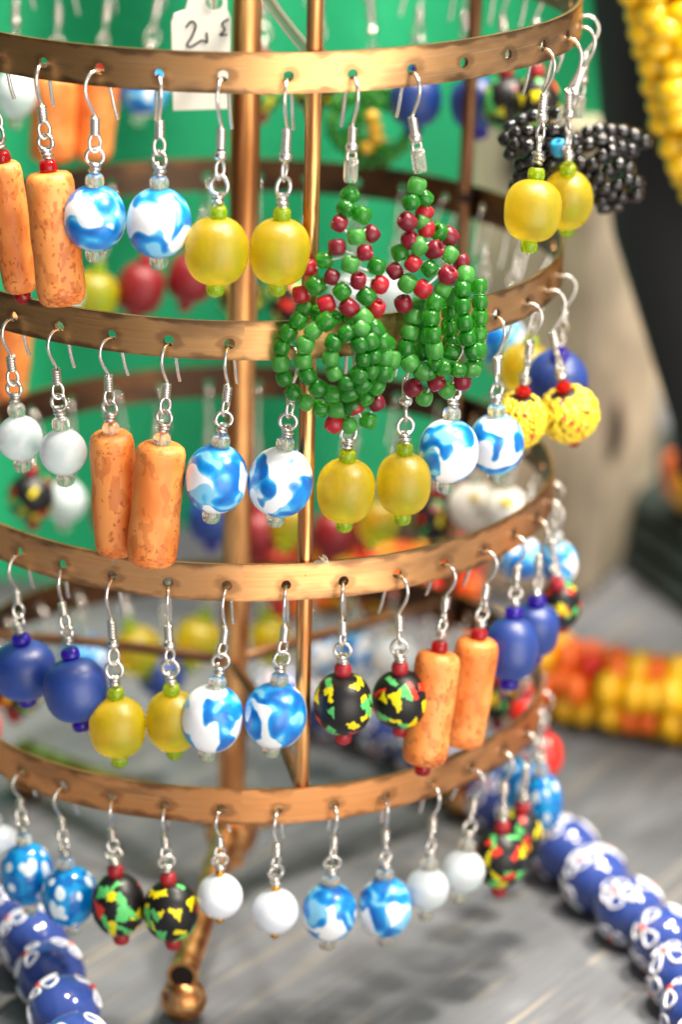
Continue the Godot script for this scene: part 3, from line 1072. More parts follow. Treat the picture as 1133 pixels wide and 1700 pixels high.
func flower_paint(m: Build, dots: Build, centre: Vector3, up_hint: Vector3, r: float, petals: int, salt: float) -> void:
	# looped petals of raised slip on a ball of radius r
	var side := centre.cross(up_hint).normalized()
	var up := side.cross(centre).normalized()
	for k in petals:
		var a := TAU * k / petals + salt
		var long := 0.56 + 0.24 * sin(k * 2.1 + salt * 3.0)
		var p := PackedVector3Array()
		for q in 15:
			var t := float(q) / 14.0
			var e := sin(t * PI) * long
			var f := sin(t * TAU) * 0.25
			var x := cos(a) * (0.10 + e) - sin(a) * f
			var y := sin(a) * (0.10 + e) + cos(a) * f
			p.append(on_barrel((centre + side * x + up * y).normalized(), r))
		tube(m, p, 0.28 + 0.16 * absf(sin(k * 1.7 + salt)), 5)
	var blob := Build.new()
	lathe(blob, super_profile(2.2, 1.2, 2.0, 6), 10)
	dots.add(blob, Transform3D(Basis(side, centre, side.cross(centre)), on_barrel(centre, r)))


func ceramic_necklace(called: String, label: String, points: Array, seed_at: int) -> void:
	var t := thing(called, label, "necklace", Vector3.ZERO, "cobalt necklaces painted with white flowers")
	var r := RandomNumberGenerator.new()
	r.seed = seed_at
	var p := smooth_path(points, 30)
	var ball := Build.new()
	lathe(ball, super_profile(16.0, 17.8, 2.1, 24), 36, 0.008, 0.5)
	var mesh := ball.mesh()
	var left := 0.0
	for k in p.size() - 1:
		left -= p[k].distance_to(p[k + 1])
		if left > 0.0:
			continue
		left += 17.4
		var along := (p[k + 1] - p[k]).normalized()
		var side := along.cross(Vector3.UP).normalized()
		var xf := Transform3D(Basis(side, along, side.cross(along)), p[k])
		var bead := part(t, "bead", mesh, mats.cobalt_ceramic, xf)
		var m := Build.new()
		var dots := Build.new()
		var inv := xf.basis.inverse()
		for f in 4:
			var a := 0.9 + f * 1.57 + r.randf_range(-0.3, 0.3)
			var c := (side * cos(a) + side.cross(along) * sin(a) + along * r.randf_range(-0.5, 0.5)).normalized()
			flower_paint(m, dots, (inv * c).normalized(), Vector3(0.2, 1, 0.1), 8.0, 3 + r.randi() % 4, r.randf() * TAU)
		part(bead, "painted_flower", m.mesh(), mats.slip_white)
		part(bead, "flower_dot", dots.mesh(), mats.slip_red)
	var cord := Build.new()
	tube(cord, p, 0.9, 6)
	part(t, "cord", cord.mesh(), mats.string)


func make_tag() -> void:
	var t := thing("price_tag", "white card price tag with handwritten figures hanging beside the copper pole", "tag", Vector3(-9.6, 226, 12))
	var poly := PackedVector2Array([Vector2(-2.6, -1.2), Vector2(-1.6, 0.0), Vector2(4.6, 0.0), Vector2(5.4, -1.2), Vector2(5.6, -5.0), Vector2(6.5, -7.0), Vector2(6.7, -27.2), Vector2(-5.6, -27.8), Vector2(-6.6, -8.2), Vector2(-6.0, -6.4), Vector2(-3.6, -5.4)])
	var centre := Vector2(2.7, -3.6)
	var holep := PackedVector2Array()
	for k in 14:
		holep.append(centre + Vector2(cos(-TAU * k / 14.0), sin(-TAU * k / 14.0)) * 1.9)
	var card := CSGPolygon3D.new()
	card.polygon = scaled(poly)
	card.depth = 0.001
	var punch := CSGPolygon3D.new()
	punch.polygon = scaled(holep)
	punch.depth = 0.004
	punch.position.z = 0.001
	punch.operation = CSGShape3D.OPERATION_SUBTRACTION
	card.name = "card"
	card.material = mats.card
	punch.name = "punched_hole"
	card.add_child(punch)
	t.add_child(card, true)
	t.rotation = Vector3(0.02, 0.12, -0.03)
	for stroke in [[Vector2(-3.4, -6.6), Vector2(-2.2, -5.2), Vector2(-1.2, -6.2), Vector2(-2.0, -8.6), Vector2(-3.0, -10.4), Vector2(-2.0, -10.8), Vector2(0.2, -9.4), Vector2(1.4, -9.8), Vector2(1.2, -7.6)], [Vector2(6.0, -4.6), Vector2(4.6, -5.6), Vector2(5.2, -7.0), Vector2(4.2, -8.2), Vector2(5.8, -8.0)]]:
		var pts := []
		for q in stroke:
			pts.append(Vector3(q.x, q.y - 2.6, 0.12))
		var m := Build.new()
		tube(m, smooth_path(pts, 6), 0.24, 5)
		part(t, "ink_stroke", m.mesh(), mats.ink)
	var m := Build.new()
	tube(m, smooth_path([Vector3(2.7, -4.4, 0.5), Vector3(2.8, -1.0, 1.4), Vector3(3.6, 5.0, 0.6), Vector3(6.0, 10.5, -4), Vector3(3.8, 5.4, -1.4), Vector3(2.8, -1.4, -1.4), Vector3(2.7, -4.4, 0.5)], 6), 0.3, 6)
	part(t, "string", m.mesh(), mats.string)


func scaled(p: PackedVector2Array) -> PackedVector2Array:
	var out := PackedVector2Array()
	for q in p:
		out.append(q * MM)
	return out


func lamp(at: Vector3, target: Vector3, size: Vector2, energy: float, c: Color) -> void:
	var l := AreaLight3D.new()
	l.name = numbered("unseen_light")  # every source here is out of view
	l.area_size = size
	l.light_energy = energy
	l.light_color = c
	l.shadow_enabled = true
	l.area_range = 6.0
	l.look_at_from_position(at, target)
	add_child(l, true)


func _ready() -> void:
	rng.seed = 20240
	var cam := Camera3D.new()
	cam.name = "camera"
	cam.transform = Transform3D(Basis(Vector3(0.999506, 0.015914, 0.027120), Vector3(-0.005854, 0.941574, -0.336757), Vector3(-0.030894, 0.336431, 0.941201)), Vector3(0, 0.350, 0.69886))
	var at := CameraAttributesPhysical.new()
	at.frustum_focal_length = 74.0
	at.exposure_aperture = 4.9
	at.frustum_focus_distance = 0.658
	at.frustum_near = 0.02
	at.frustum_far = 40.0
	cam.attributes = at
	cam.fov = rad_to_deg(2.0 * atan(850.0 / 5242.45))
	cam.near = 0.02
	cam.far = 40.0
	add_child(cam)
	cam.current = true
	var env := Environment.new()
	env.background_mode = Environment.BG_COLOR
	env.background_color = Color(0.70, 0.70, 0.72)
	env.background_energy_multiplier = 0.95
	env.tonemap_mode = Environment.TONE_MAPPER_LINEAR
	env.tonemap_exposure = 1.27
	env.sdfgi_enabled = true
	env.ssao_enabled = true
	env.ssil_enabled = true
	var we := WorldEnvironment.new()
	we.name = "world"
	we.environment = env
	add_child(we)
	var focus := Vector3(0, 0.11, 0)
	lamp(Vector3(0.42, 1.25, -0.22), focus, Vector2(0.14, 0.14), 2.0, Color(1.0, 0.96, 0.90))  # three unseen overhead sources, placed for bead highlights and soft table shadows
	lamp(Vector3(0.10, 1.35, 0.10), focus, Vector2(0.14, 0.14), 1.7, Color(1.0, 0.96, 0.90))
	lamp(Vector3(0.62, 1.10, 0.30), focus, Vector2(0.14, 0.14), 1.4, Color(1.0, 0.96, 0.90))
	lamp(Vector3(0.80, 0.10, 1.55), focus, Vector2(1.5, 1.5), 2.3, Color(1.0, 0.96, 0.90))  # unseen broad source, placed to brighten the front right of the bands

	make_materials()
	make_table()
	make_backdrop()
	make_stand()
	make_tag()
	var flower_one := beadwork("beaded_flower_earring", 0, 16.5, 23.0, Vector3(-0.0, -20.4, 2.0), "green and dark red beaded flower earring with a round coil, beside the front post", "beaded flower earrings")
	netting(flower_one, [["green", Vector3(-0.1, -24.4, 2.0)], ["green", Vector3(-0.9, -26.7, 3.5)], ["green", Vector3(2.4, -28.3, 2.5)]])
	netting(flower_one, [["wine", Vector3(-2.2, -29.8, 4.0)], ["green", Vector3(1.3, -32.4, 4.5)], ["wine", Vector3(4.4, -32.4, 2.0)]])
	netting(flower_one, [["wine", Vector3(-2.6, -34.5, 5.0)], ["wine", Vector3(3.1, -35.6, 5.0)]])
	netting(flower_one, [["wine", Vector3(-8.2, -39.5, 2.5)], ["green", Vector3(-5.1, -37.4, 4.5)], ["green", Vector3(0.1, -37.8, 6.0)], ["green", Vector3(5.6, -38.9, 3.5)]])
	netting(flower_one, [["wine", Vector3(-3.6, -40.6, 5.5)], ["wine", Vector3(1.8, -41.2, 6.0)], ["wine", Vector3(6.3, -42.6, 4.0)]])
	netting(flower_one, [["wine", Vector3(-9.8, -45.2, 2.5)], ["green", Vector3(-6.8, -42.8, 4.5)], ["green", Vector3(-1.5, -43.4, 6.5)], ["green", Vector3(3.5, -44.7, 5.5)]])
	netting(flower_one, [["wine", Vector3(-4.6, -46.2, 6.0)], ["wine", Vector3(0.0, -46.7, 7.0)], ["wine", Vector3(5.5, -47.4, 5.0)]])
	netting(flower_one, [["wine", Vector3(-2.7, -71.9, 6.0)], ["green", Vector3(0.4, -72.1, 6.0)], ["wine", Vector3(1.4, -67.8, 6.5)], ["green", Vector3(4.4, -71.5, 5.0)], ["wine", Vector3(6.1, -67.6, 5.0)]])
	strand(flower_one, "green", [Vector3(-10.2, -50.0, 5.0), Vector3(-13.2, -54.2, 5.3), Vector3(-13.8, -59.5, 5.6), Vector3(-11.9, -64.3, 5.9), Vector3(-7.8, -67.7, 6.2), Vector3(-2.6, -68.7, 6.5), Vector3(2.5, -67.0, 6.8), Vector3(6.1, -63.0, 7.1), Vector3(7.5, -57.8, 7.4), Vector3(6.3, -52.5, 7.7), Vector3(2.7, -48.5, 8.0)])
	strand(flower_one, "green", [Vector3(-4.6, -49.3, 8.0), Vector3(-8.1, -52.4, 8.2), Vector3(-9.3, -57.1, 8.3), Vector3(-7.7, -61.8, 8.5), Vector3(-3.9, -64.5, 8.7), Vector3(0.5, -64.2, 8.8), Vector3(4.0, -61.0, 9.0), Vector3(5.0, -56.1, 9.2), Vector3(3.4, -51.4, 9.3), Vector3(-0.4, -48.6, 9.5)])
	strand(flower_one, "green", [Vector3(-0.5, -51.3, 9.5), Vector3(-3.0, -53.1, 9.6), Vector3(-3.7, -57.3, 9.6), Vector3(-2.2, -61.0, 9.7), Vector3(0.5, -61.7, 9.8), Vector3(2.7, -58.9, 9.9), Vector3(2.7, -54.5, 9.9), Vector3(0.7, -51.4, 10.0)])
	strand(flower_one, "green", [Vector3(-9.3, -48.5, 2.0), Vector3(-4.0, -49.5, 3.0), Vector3(1.2, -49.3, 3.5), Vector3(5.6, -49.9, 3.0)])
	strand(flower_one, "green", [Vector3(3.5, -51.1, 2.0), Vector3(6.8, -54.3, 2.0), Vector3(9.3, -57.9, 2.0), Vector3(8.0, -62.2, 3.0)])
	var flower_two := beadwork("beaded_flower_earring", 0, 26.5, 21.0, Vector3(2.1, -19.4, 2.0), "green and dark red beaded flower earring with long hanging loops, beside two empty holes", "beaded flower earrings")
	netting(flower_two, [["green", Vector3(1.6, -23.5, 2.0)], ["green", Vector3(0.5, -26.6, 3.0)], ["green", Vector3(3.3, -26.4, 1.0)]])
	netting(flower_two, [["wine", Vector3(-0.3, -30.4, 4.5)], ["wine", Vector3(3.4, -29.3, 1.0)], ["green", Vector3(2.7, -31.1, 2.0)]])
	netting(flower_two, [["wine", Vector3(0.4, -34.4, 4.0)], ["wine", Vector3(3.8, -32.6, 2.0)], ["green", Vector3(6.5, -33.5, 1.0)], ["wine", Vector3(8.6, -34.6, -0.0)]])
	netting(flower_two, [["green", Vector3(-1.6, -37.2, 3.5)], ["green", Vector3(2.2, -35.6, 4.5)], ["wine", Vector3(5.4, -36.4, 4.0)], ["green", Vector3(8.8, -38.0, 2.0)]])
	netting(flower_two, [["wine", Vector3(-2.6, -41.0, 4.0)], ["wine", Vector3(1.1, -39.1, 5.0)], ["green", Vector3(4.5, -40.2, 5.0)], ["wine", Vector3(11.3, -39.8, 1.0)]])
	netting(flower_two, [["green", Vector3(0.0, -43.2, 5.5)], ["wine", Vector3(3.2, -44.2, 6.0)], ["wine", Vector3(8.3, -41.5, 5.0)]])
	netting(flower_two, [["wine", Vector3(-0.7, -47.7, 5.0)]])
	netting(flower_two, [["wine", Vector3(1.6, -65.5, 6.0)], ["green", Vector3(4.1, -68.0, 5.0)], ["wine", Vector3(6.5, -64.3, 6.0)], ["green", Vector3(8.7, -66.2, 5.0)], ["wine", Vector3(12.0, -64.6, 4.0)]])
	strand(flower_two, "green", [Vector3(1.4, -50.2, 5.0), Vector3(0.6, -54.0, 6.0), Vector3(0.0, -57.5, 6.5), Vector3(1.1, -60.1, 7.0), Vector3(4.5, -62.1, 7.0)])
	strand(flower_two, "green", [Vector3(7.4, -44.4, 5.0), Vector3(5.0, -48.6, 7.0), Vector3(5.3, -52.9, 8.0), Vector3(5.9, -57.5, 8.0), Vector3(6.0, -60.5, 7.0)])
	strand(flower_two, "green", [Vector3(12.1, -42.0, 3.0), Vector3(11.4, -44.6, 5.0), Vector3(11.4, -47.5, 6.0), Vector3(11.9, -51.0, 6.5), Vector3(12.7, -54.7, 6.5), Vector3(14.2, -58.5, 6.0)])
	strand(flower_two, "green", [Vector3(15.1, -44.8, 1.0), Vector3(15.3, -48.6, 2.0), Vector3(15.3, -52.2, 2.5), Vector3(15.1, -55.2, 3.0), Vector3(14.8, -59.1, 4.0), Vector3(14.1, -62.0, 5.0)])
	strand(flower_two, "green", [Vector3(4.5, -61.9, 7.0), Vector3(8.2, -60.6, 7.5), Vector3(11.1, -61.2, 7.0), Vector3(13.8, -61.6, 5.5)])
	strand(flower_two, "green", [Vector3(9.6, -58.2, 4.0), Vector3(11.9, -59.1, 4.0)])
	strand(flower_two, "green", [Vector3(9.6, -47.4, -0.0), Vector3(9.3, -51.5, -0.0), Vector3(9.5, -55.7, -0.0), Vector3(10.1, -59.1, 1.0)])
	strand(flower_two, "green", [Vector3(3.2, -49.0, 1.0), Vector3(3.2, -52.7, 1.0), Vector3(3.5, -56.1, 2.0), Vector3(3.8, -59.5, 3.0)])
	var black_one := beadwork("black_beadwork_earring", 0, 76.5, 21.0, Vector3(-3.4, -21.3, 2.0), "glossy black seed bead figure earring hanging behind the two end yellow beads", "black seed bead earrings")
	netting(black_one, [["turquoise", Vector3(-4.4, -25.9, 6.0)]])
	strand(black_one, "black", [Vector3(-14.5, -23.4, -3.0), Vector3(-11.5, -21.9, -4.0), Vector3(-7.3, -20.5, -4.0), Vector3(-4.2, -20.0, -2.0)])
	strand(black_one, "black", [Vector3(-15.7, -25.4, 0.0), Vector3(-12.5, -23.4, 1.0), Vector3(-8.6, -23.7, 1.0), Vector3(-5.4, -23.1, 2.0), Vector3(-3.1, -22.0, 1.0)])
	strand(black_one, "black", [Vector3(-14.8, -28.2, 2.0), Vector3(-13.6, -25.7, 3.0), Vector3(-10.1, -26.1, 4.0), Vector3(-7.8, -24.7, 4.0)])
	strand(black_one, "black", [Vector3(-12.4, -30.6, 2.0), Vector3(-9.6, -29.1, 4.0), Vector3(-7.2, -27.1, 5.0), Vector3(-4.5, -26.0, 4.0), Vector3(-2.2, -24.9, 3.0)])
	strand(black_one, "black", [Vector3(-12.5, -33.5, 1.0), Vector3(-10.4, -32.6, 3.0), Vector3(-7.3, -31.0, 4.0), Vector3(-4.4, -29.0, 4.0)])
	strand(black_one, "black", [Vector3(-13.3, -36.1, 0.0), Vector3(-10.5, -35.5, 1.0)])
	strand(black_one, "black", [Vector3(-2.9, -22.9, 3.0), Vector3(-1.0, -24.6, 4.0), Vector3(-0.2, -27.3, 4.0)])
	var black_two := beadwork("black_beadwork_earring", 0, 86.5, 19.0, Vector3(-0.9, -22.2, 2.0), "glossy black seed bead figure earring spreading outward past the top ring's right end", "black seed bead earrings")
	strand(black_two, "black", [Vector3(-0.5, -28.2, 0.0), Vector3(2.2, -26.4, 0.0), Vector3(5.9, -26.3, -1.0), Vector3(9.8, -26.8, -2.0), Vector3(12.8, -27.8, -2.0), Vector3(14.9, -28.8, -2.0), Vector3(15.4, -30.9, -2.0)])
	strand(black_two, "black", [Vector3(-0.7, -30.2, 3.0), Vector3(2.0, -28.8, 3.0), Vector3(5.3, -27.8, 3.0), Vector3(8.8, -29.3, 2.0), Vector3(12.4, -30.8, 0.0)])
	strand(black_two, "black", [Vector3(0.0, -32.7, 4.0), Vector3(2.9, -32.8, 5.0), Vector3(5.8, -30.0, 5.0), Vector3(8.3, -30.6, 4.0)])
	strand(black_two, "black", [Vector3(1.5, -35.4, 4.0), Vector3(4.1, -35.8, 5.0), Vector3(7.3, -33.4, 5.0), Vector3(10.1, -32.9, 4.0), Vector3(11.6, -35.5, 3.0)])
	strand(black_two, "black", [Vector3(3.0, -38.4, 3.0), Vector3(5.6, -38.4, 4.0), Vector3(8.6, -37.7, 4.0), Vector3(10.9, -36.3, 4.0), Vector3(13.4, -37.6, 3.0), Vector3(13.2, -40.3, 3.0)])
	strand(black_two, "black", [Vector3(5.2, -41.4, 3.0), Vector3(7.7, -39.8, 4.0), Vector3(10.2, -40.7, 3.0)])
	strand(black_two, "black", [Vector3(6.0, -43.4, 2.0), Vector3(9.4, -43.0, 2.0)])
	var flower_far := beadwork("beaded_flower_earring", 0, 156.5, 20.0, Vector3(1.8, -31.8, 0.0), "blurred green beaded flower earring with yellow beads on the top ring's far side", "beaded flower earrings")
	strand(flower_far, "green", [Vector3(-1.6, -32.9, 2.0), Vector3(-6.7, -36.5, 3.0), Vector3(-8.6, -42.5, 3.0), Vector3(-4.3, -47.8, 3.0), Vector3(0.9, -49.5, 3.0)])
	strand(flower_far, "green", [Vector3(4.4, -32.8, 2.0), Vector3(9.2, -37.1, 3.0), Vector3(10.5, -43.1, 3.0), Vector3(6.9, -48.4, 3.0), Vector3(1.7, -49.5, 3.0)])
	strand(flower_far, "green", [Vector3(1.3, -32.4, 4.0), Vector3(-1.6, -38.2, 5.0), Vector3(-3.7, -43.5, 5.0)])
	strand(flower_far, "green", [Vector3(-7.3, -36.8, -2.0), Vector3(-1.4, -36.0, -2.0), Vector3(5.4, -37.4, -2.0), Vector3(10.7, -41.2, -2.0)])
	strand(flower_far, "green", [Vector3(-2.7, -50.7, 2.0), Vector3(4.7, -51.0, 2.0)])
	strand(flower_far, "green", [Vector3(4.7, -46.9, 0.0), Vector3(-1.3, -46.2, 0.0), Vector3(-5.8, -43.2, 0.0)])
	netting(flower_far, [["gold", Vector3(1.1, -38.7, 6.0)], ["gold", Vector3(1.7, -41.3, 6.0)], ["gold", Vector3(2.2, -43.7, 6.0)], ["gold", Vector3(0.0, -46.3, 6.0)]])
	earring("tube", 0, -43.5, 36.7, 2.5, -1.5, 7.8, 28.2, "speckled orange tube earring cut by the photo's edge on the top ring")
	earring("tube", 0, -33.5, 36.1, 4.1, 1.9, 10.4, 27.8, "speckled orange tube earring overlapping another tube on the top ring")
	earring("swirl", 0, -23.5, 30.9, -0.8, 0.5, 12.9, 13.6, "sky blue and white swirled bead earring next to the top ring's near orange tubes")
	earring("swirl", 0, -13.5, 30.5, 0.2, 1.0, 13.2, 14.4, "sky blue and white swirled bead earring beside a yellow bead on the top ring")
	earring("yellow", 0, -3.5, 35.7, -1.1, 1.5, 12.9, 14.0, "frosted yellow bead earring in front of the copper pole on the top ring")
	earring("yellow", 0, 6.5, 36.0, -1.5, 0.5, 12.5, 13.7, "frosted yellow bead earring touching the green beaded flower on the top ring")
	earring("yellow", 0, 56.5, 33.9, -6.2, 2.3, 12.4, 13.3, "frosted yellow bead earring in front of another at the top ring's right end")
	earring("yellow", 0, 66.5, 37.8, 7.6, -0.9, 11.1, 13.3, "frosted yellow bead earring half hidden behind its twin, before the black beadwork")
	earring("opal", 1, -42.4, 26.2, 2.6, 1.0, 10.0, 10.0, "milky opal bead earring cut by the photo's edge on the second ring")
	earring("opal", 1, -32.4, 26.9, 1.6, 1.0, 10.2, 10.2, "milky opal bead earring next to the second ring's orange tubes")
	earring("tube", 1, -22.4, 35.1, 0.0, -1.0, 9.8, 27.7, "speckled orange tube earring with clear spacer, beside opal bead on the second ring")
	earring("tube", 1, -12.4, 35.3, -2.3, 2.0, 10.9, 26.8, "speckled orange tube earring with clear spacer, beside blue swirl on second ring")
	earring("swirl", 1, -2.4, 29.1, -2.7, 1.0, 13.2, 14.7, "blue and white swirled bead earring right beside orange tube on the second ring")
	earring("swirl", 1, 7.6, 29.8, -2.1, 1.0, 13.6, 14.8, "blue and white swirled bead earring beside the front post on the second ring")
	earring("yellow", 1, 17.6, 33.2, -0.3, -0.5, 12.3, 13.8, "frosted yellow bead earring below the green beaded flower, beside the front post")
	earring("yellow", 1, 27.6, 32.6, -0.6, 1.5, 11.8, 13.3, "frosted yellow bead earring beside blue swirl bead on the second ring")
	earring("swirl", 1, 37.6, 26.9, -2.6, 2.0, 12.9, 13.8, "blue and white swirled bead earring right beside a yellow bead on second ring")
	earring("swirl", 1, 47.6, 29.6, 1.6, -0.0, 12.1, 13.6, "blue and white swirled bead earring beside yellow crusted bead on the second ring")
	earring("crust", 1, 57.6, 27.7, 1.4, -2.0, 11.2, 12.0, "yellow crusted black bead earring half hidden behind a blue swirl bead")
	earring("crust", 1, 67.6, 30.3, 5.4, 3.8, 12.5, 11.9, "yellow crusted black bead earring with red facets hanging outermost on the second ring")
	earring("cobalt", 1, 77.6, 28.1, 8.1, -1.3, 14.4, 14.4, "frosted cobalt bead earring behind the yellow crusted bead on the second ring")
	earring("cobalt", 2, -42.7, 27.5, 0.6, -0.5, 14.3, 12.9, "frosted cobalt bead earring cut by the photo's edge on the third ring")
	earring("cobalt", 2, -32.7, 27.2, 4.6, 1.9, 14.1, 14.1, "frosted cobalt bead earring next to yellow bead on the third ring")
	earring("yellow", 2, -22.7, 34.1, 1.7, 2.0, 12.5, 13.3, "frosted yellow bead earring next to cobalt bead on the third ring")
	earring("yellow", 2, -12.7, 32.6, 0.5, -1.5, 11.7, 13.6, "frosted yellow bead earring tucked behind a blue swirl bead on the third ring")
	earring("swirl", 2, -2.7, 30.3, -3.1, 0.9, 13.4, 14.8, "blue and white swirled bead earring overlapping a yellow bead on the third ring")
	earring("swirl", 2, 7.3, 29.5, -2.2, 1.0, 13.5, 14.4, "blue and white swirled bead earring beside the front post on the third ring")
	earring("shard", 2, 17.3, 28.0, 0.0, 1.0, 12.8, 13.8, "black bead earring with coloured flecks, right beside the front post on third ring")
	earring("shard", 2, 27.3, 29.4, 1.3, 0.5, 12.5, 12.9, "black flecked bead earring overlapping a slanting orange tube on the third ring")
	earring("tube", 2, 37.3, 32.1, -5.2, 2.8, 10.3, 25.4, "speckled orange tube earring slanting in front of another on the third ring")
	earring("tube", 2, 47.3, 33.1, -3.4, -0.1, 9.9, 25.2, "speckled orange tube earring between another tube and cobalt bead on third ring")
	earring("cobalt", 2, 57.3, 25.9, -3.7, 1.9, 12.4, 14.3, "frosted cobalt bead earring beside orange tube at the third ring's right end")
	earring("cobalt", 2, 67.3, 27.8, 1.3, -0.0, 11.3, 12.7, "frosted cobalt bead earring half hidden behind its twin on the third ring")
	earring("shard", 2, 77.3, 29.1, 8.6, 2.3, 10.2, 11.9, "blurred black bead earring with coloured flecks behind cobalt beads on third ring")
	earring("opal", 3, -53.6, 21.7, 5.2, 0.8, 11.0, 11.5, "pale opal bead earring almost outside the photo on the bottom ring")
	earring("dotted", 3, -43.6, 24.3, 2.3, 1.0, 12.2, 14.5, "glossy turquoise bead earring with white dots, cut near photo's edge on bottom ring")
	earring("dotted", 3, -33.6, 26.1, 2.0, 1.0, 12.4, 13.7, "glossy turquoise lumpy bead earring with white dots beside black bead on bottom ring")
	earring("shard", 3, -23.6, 25.4, 1.9, 1.0, 12.0, 14.2, "black flecked bead earring beside a turquoise bead on the bottom ring")
	earring("shard", 3, -13.6, 25.1, 1.5, 1.0, 12.2, 13.6, "black flecked bead earring beside a plain white bead on the bottom ring")
	earring("white", 3, -3.6, 20.7, -0.2, 1.0, 10.2, 10.2, "plain white bead earring with gold spacers beside black bead on bottom ring")
	earring("white", 3, 6.4, 24.4, -0.6, 1.0, 10.4, 10.4, "plain white bead earring with gold spacers beside blue swirl on bottom ring")
	earring("swirl", 3, 16.4, 25.7, -1.0, 1.0, 12.0, 13.2, "blue swirl bead earring next to plain white bead on the bottom ring")
	earring("swirl", 3, 26.4, 26.9, -0.1, 1.0, 12.1, 14.0, "blue and white swirled bead earring next to an opal bead on the bottom ring")
	earring("opal", 3, 36.4, 25.3, -1.5, 1.0, 10.0, 10.0, "milky opal bead earring next to blue swirl bead on the bottom ring")
	earring("opal", 3, 46.4, 24.4, -3.0, 0.9, 10.1, 10.1, "milky opal bead earring next to black flecked bead on the bottom ring")
	earring("shard", 3, 56.4, 26.6, -1.1, 1.0, 12.2, 13.9, "blurred black flecked bead earring behind opal bead on the bottom ring")
	earring("shard", 3, 66.4, 27.6, 1.3, -1.0, 11.0, 13.6, "blurred black flecked bead earring in front of turquoise beads on bottom ring")
	earring("dotted", 3, 76.4, 23.3, 0.4, 2.0, 9.4, 14.3, "blurred turquoise dotted bead earring at the bottom ring's outer right side")
	earring("dotted", 3, 86.4, 24.4, 0.1, -4.1, 10.2, 13.1, "blurred turquoise dotted bead earring inside its twin on the bottom ring")
	earring("red", 3, 96.4, 22.2, -0.7, 3.0, 8.9, 10.6, "blurred bright red bead earring at the bottom ring's outer right side")
	earring("opal", 0, -133.5, 31.2, 0.8, 0.7, 10.4, 12.2, "blurred pale opal bead earring beside orange tubes on the top ring's far side")
	earring("tube", 0, -143.5, 38.9, 2.0, 1.3, 11.2, 22.0, "blurred orange tube earring beside opal bead on the top ring's far side")
	earring("tube", 0, -153.5, 39.9, 3.5, 1.5, 11.0, 22.2, "blurred shaded orange tube earring beside blue swirl on top ring's far side")
	earring("swirl", 0, -163.5, 34.5, 4.0, 1.0, 12.8, 12.8, "blurred blue swirl bead earring beside the white tag on top ring's far side")
	earring("cobalt", 0, 146.5, 34.1, -0.1, 0.0, 13.0, 13.3, "blurred cobalt bead earring between green beadwork and rear post on top ring")
	earring("cobalt", 0, 136.5, 33.1, -3.1, 2.6, 12.3, 13.1, "blurred cobalt bead earring behind the rear post on the top ring")
	earring("shard", 0, 126.5, 30.9, -1.5, 1.8, 12.1, 13.3, "blurred black flecked bead earring beside cobalt bead on top ring's far side")
	earring("shard", 0, 116.5, 28.2, -0.9, 1.4, 10.8, 12.8, "blurred black flecked bead earring behind hooks at top ring's right end")
	earring("tube", 1, -132.4, 39.4, 3.0, 2.8, 10.7, 22.3, "blurred orange tube earring showing below second ring at the photo's edge")
	earring("yellow", 1, -152.4, 28.9, 3.7, 1.7, 12.4, 13.0, "blurred olive yellow bead earring beside dark red bead on second ring's far side")
	earring("red", 1, -162.4, 28.3, 4.0, 1.7, 12.1, 13.6, "blurred dark red bead earring next to olive bead on second ring's far side")
	earring("red", 1, -172.4, 26.1, 4.0, 0.8, 12.2, 12.8, "blurred dark red bead earring beside the pole on second ring's far side")
	earring("shard", 1, 177.6, 30.7, 4.0, -0.6, 11.6, 12.2, "blurred black flecked bead earring beside the pole on second ring's far side")
	earring("shard", 1, 167.6, 31.4, 4.0, -1.4, 11.3, 12.2, "blurred black flecked bead earring between pole and front post on second ring")
	earring("opal", 1, 157.6, 28.9, 0.7, -0.3, 11.8, 11.8, "blurred pale bead earring seen through the green beaded flower's netting")
	earring("opal", 1, 147.6, 26.5, 2.2, -1.2, 11.1, 11.1, "blurred pale bead earring seen between two green beaded flowers")
	earring("swirl", 1, 117.6, 30.5, 1.5, -2.0, 11.7, 12.3, "blurred blue swirl bead earring below second ring beside yellow bead")
	earring("yellow", 1, 107.6, 34.0, 1.3, -2.0, 12.1, 12.1, "blurred yellow bead earring behind crusted bead on the second ring")
	earring("shard", 2, -132.7, 23.0, 0.1, 0.1, 11.8, 12.1, "blurred black flecked bead earring beside white bead on third ring's far side")
	earring("opal", 2, -142.7, 27.0, 1.2, 0.8, 10.7, 11.3, "blurred whitish bead earring beside black flecked bead on third ring's far side")
	earring("opal", 2, -162.7, 28.2, 2.4, 0.7, 10.2, 10.8, "blurred whitish bead earring behind orange tubes on third ring's far side")
	earring("cobalt", 2, -172.7, 36.8, -0.7, -0.1, 12.5, 12.5, "blurred cobalt bead earring beside the pole on third ring's far side")
	earring("red", 2, 177.3, 40.7, -0.3, 0.0, 11.3, 11.9, "blurred dark red bead earring between pole and front post, third ring")
	earring("yellow", 2, 167.3, 37.3, 4.0, -1.2, 10.9, 11.5, "blurred olive bead earring beside dark red bead on third ring's far side")
	earring("red", 2, 157.3, 38.7, 4.0, -2.0, 11.5, 12.1, "blurred dark red bead earring beside the front post on third ring's far side")
	earring("yellow", 2, 147.3, 33.3, 4.0, -2.0, 11.1, 11.7, "blurred olive bead earring behind yellow beads on third ring's far side")
	earring("daisy", 2, 127.3, 22.5, 0.1, -0.2, 12.6, 11.7, "blurred white flower bead earring with yellow centre beside its pale twin")
	earring("daisy", 2, 117.3, 19.8, -0.2, 0.4, 11.3, 11.0, "blurred white flower bead earring with yellow centre near third ring's right end")
	earring("swirl", 2, 107.3, 28.2, 0.6, -1.6, 11.8, 10.3, "blurred blue swirl bead earring showing below the third ring's right end")
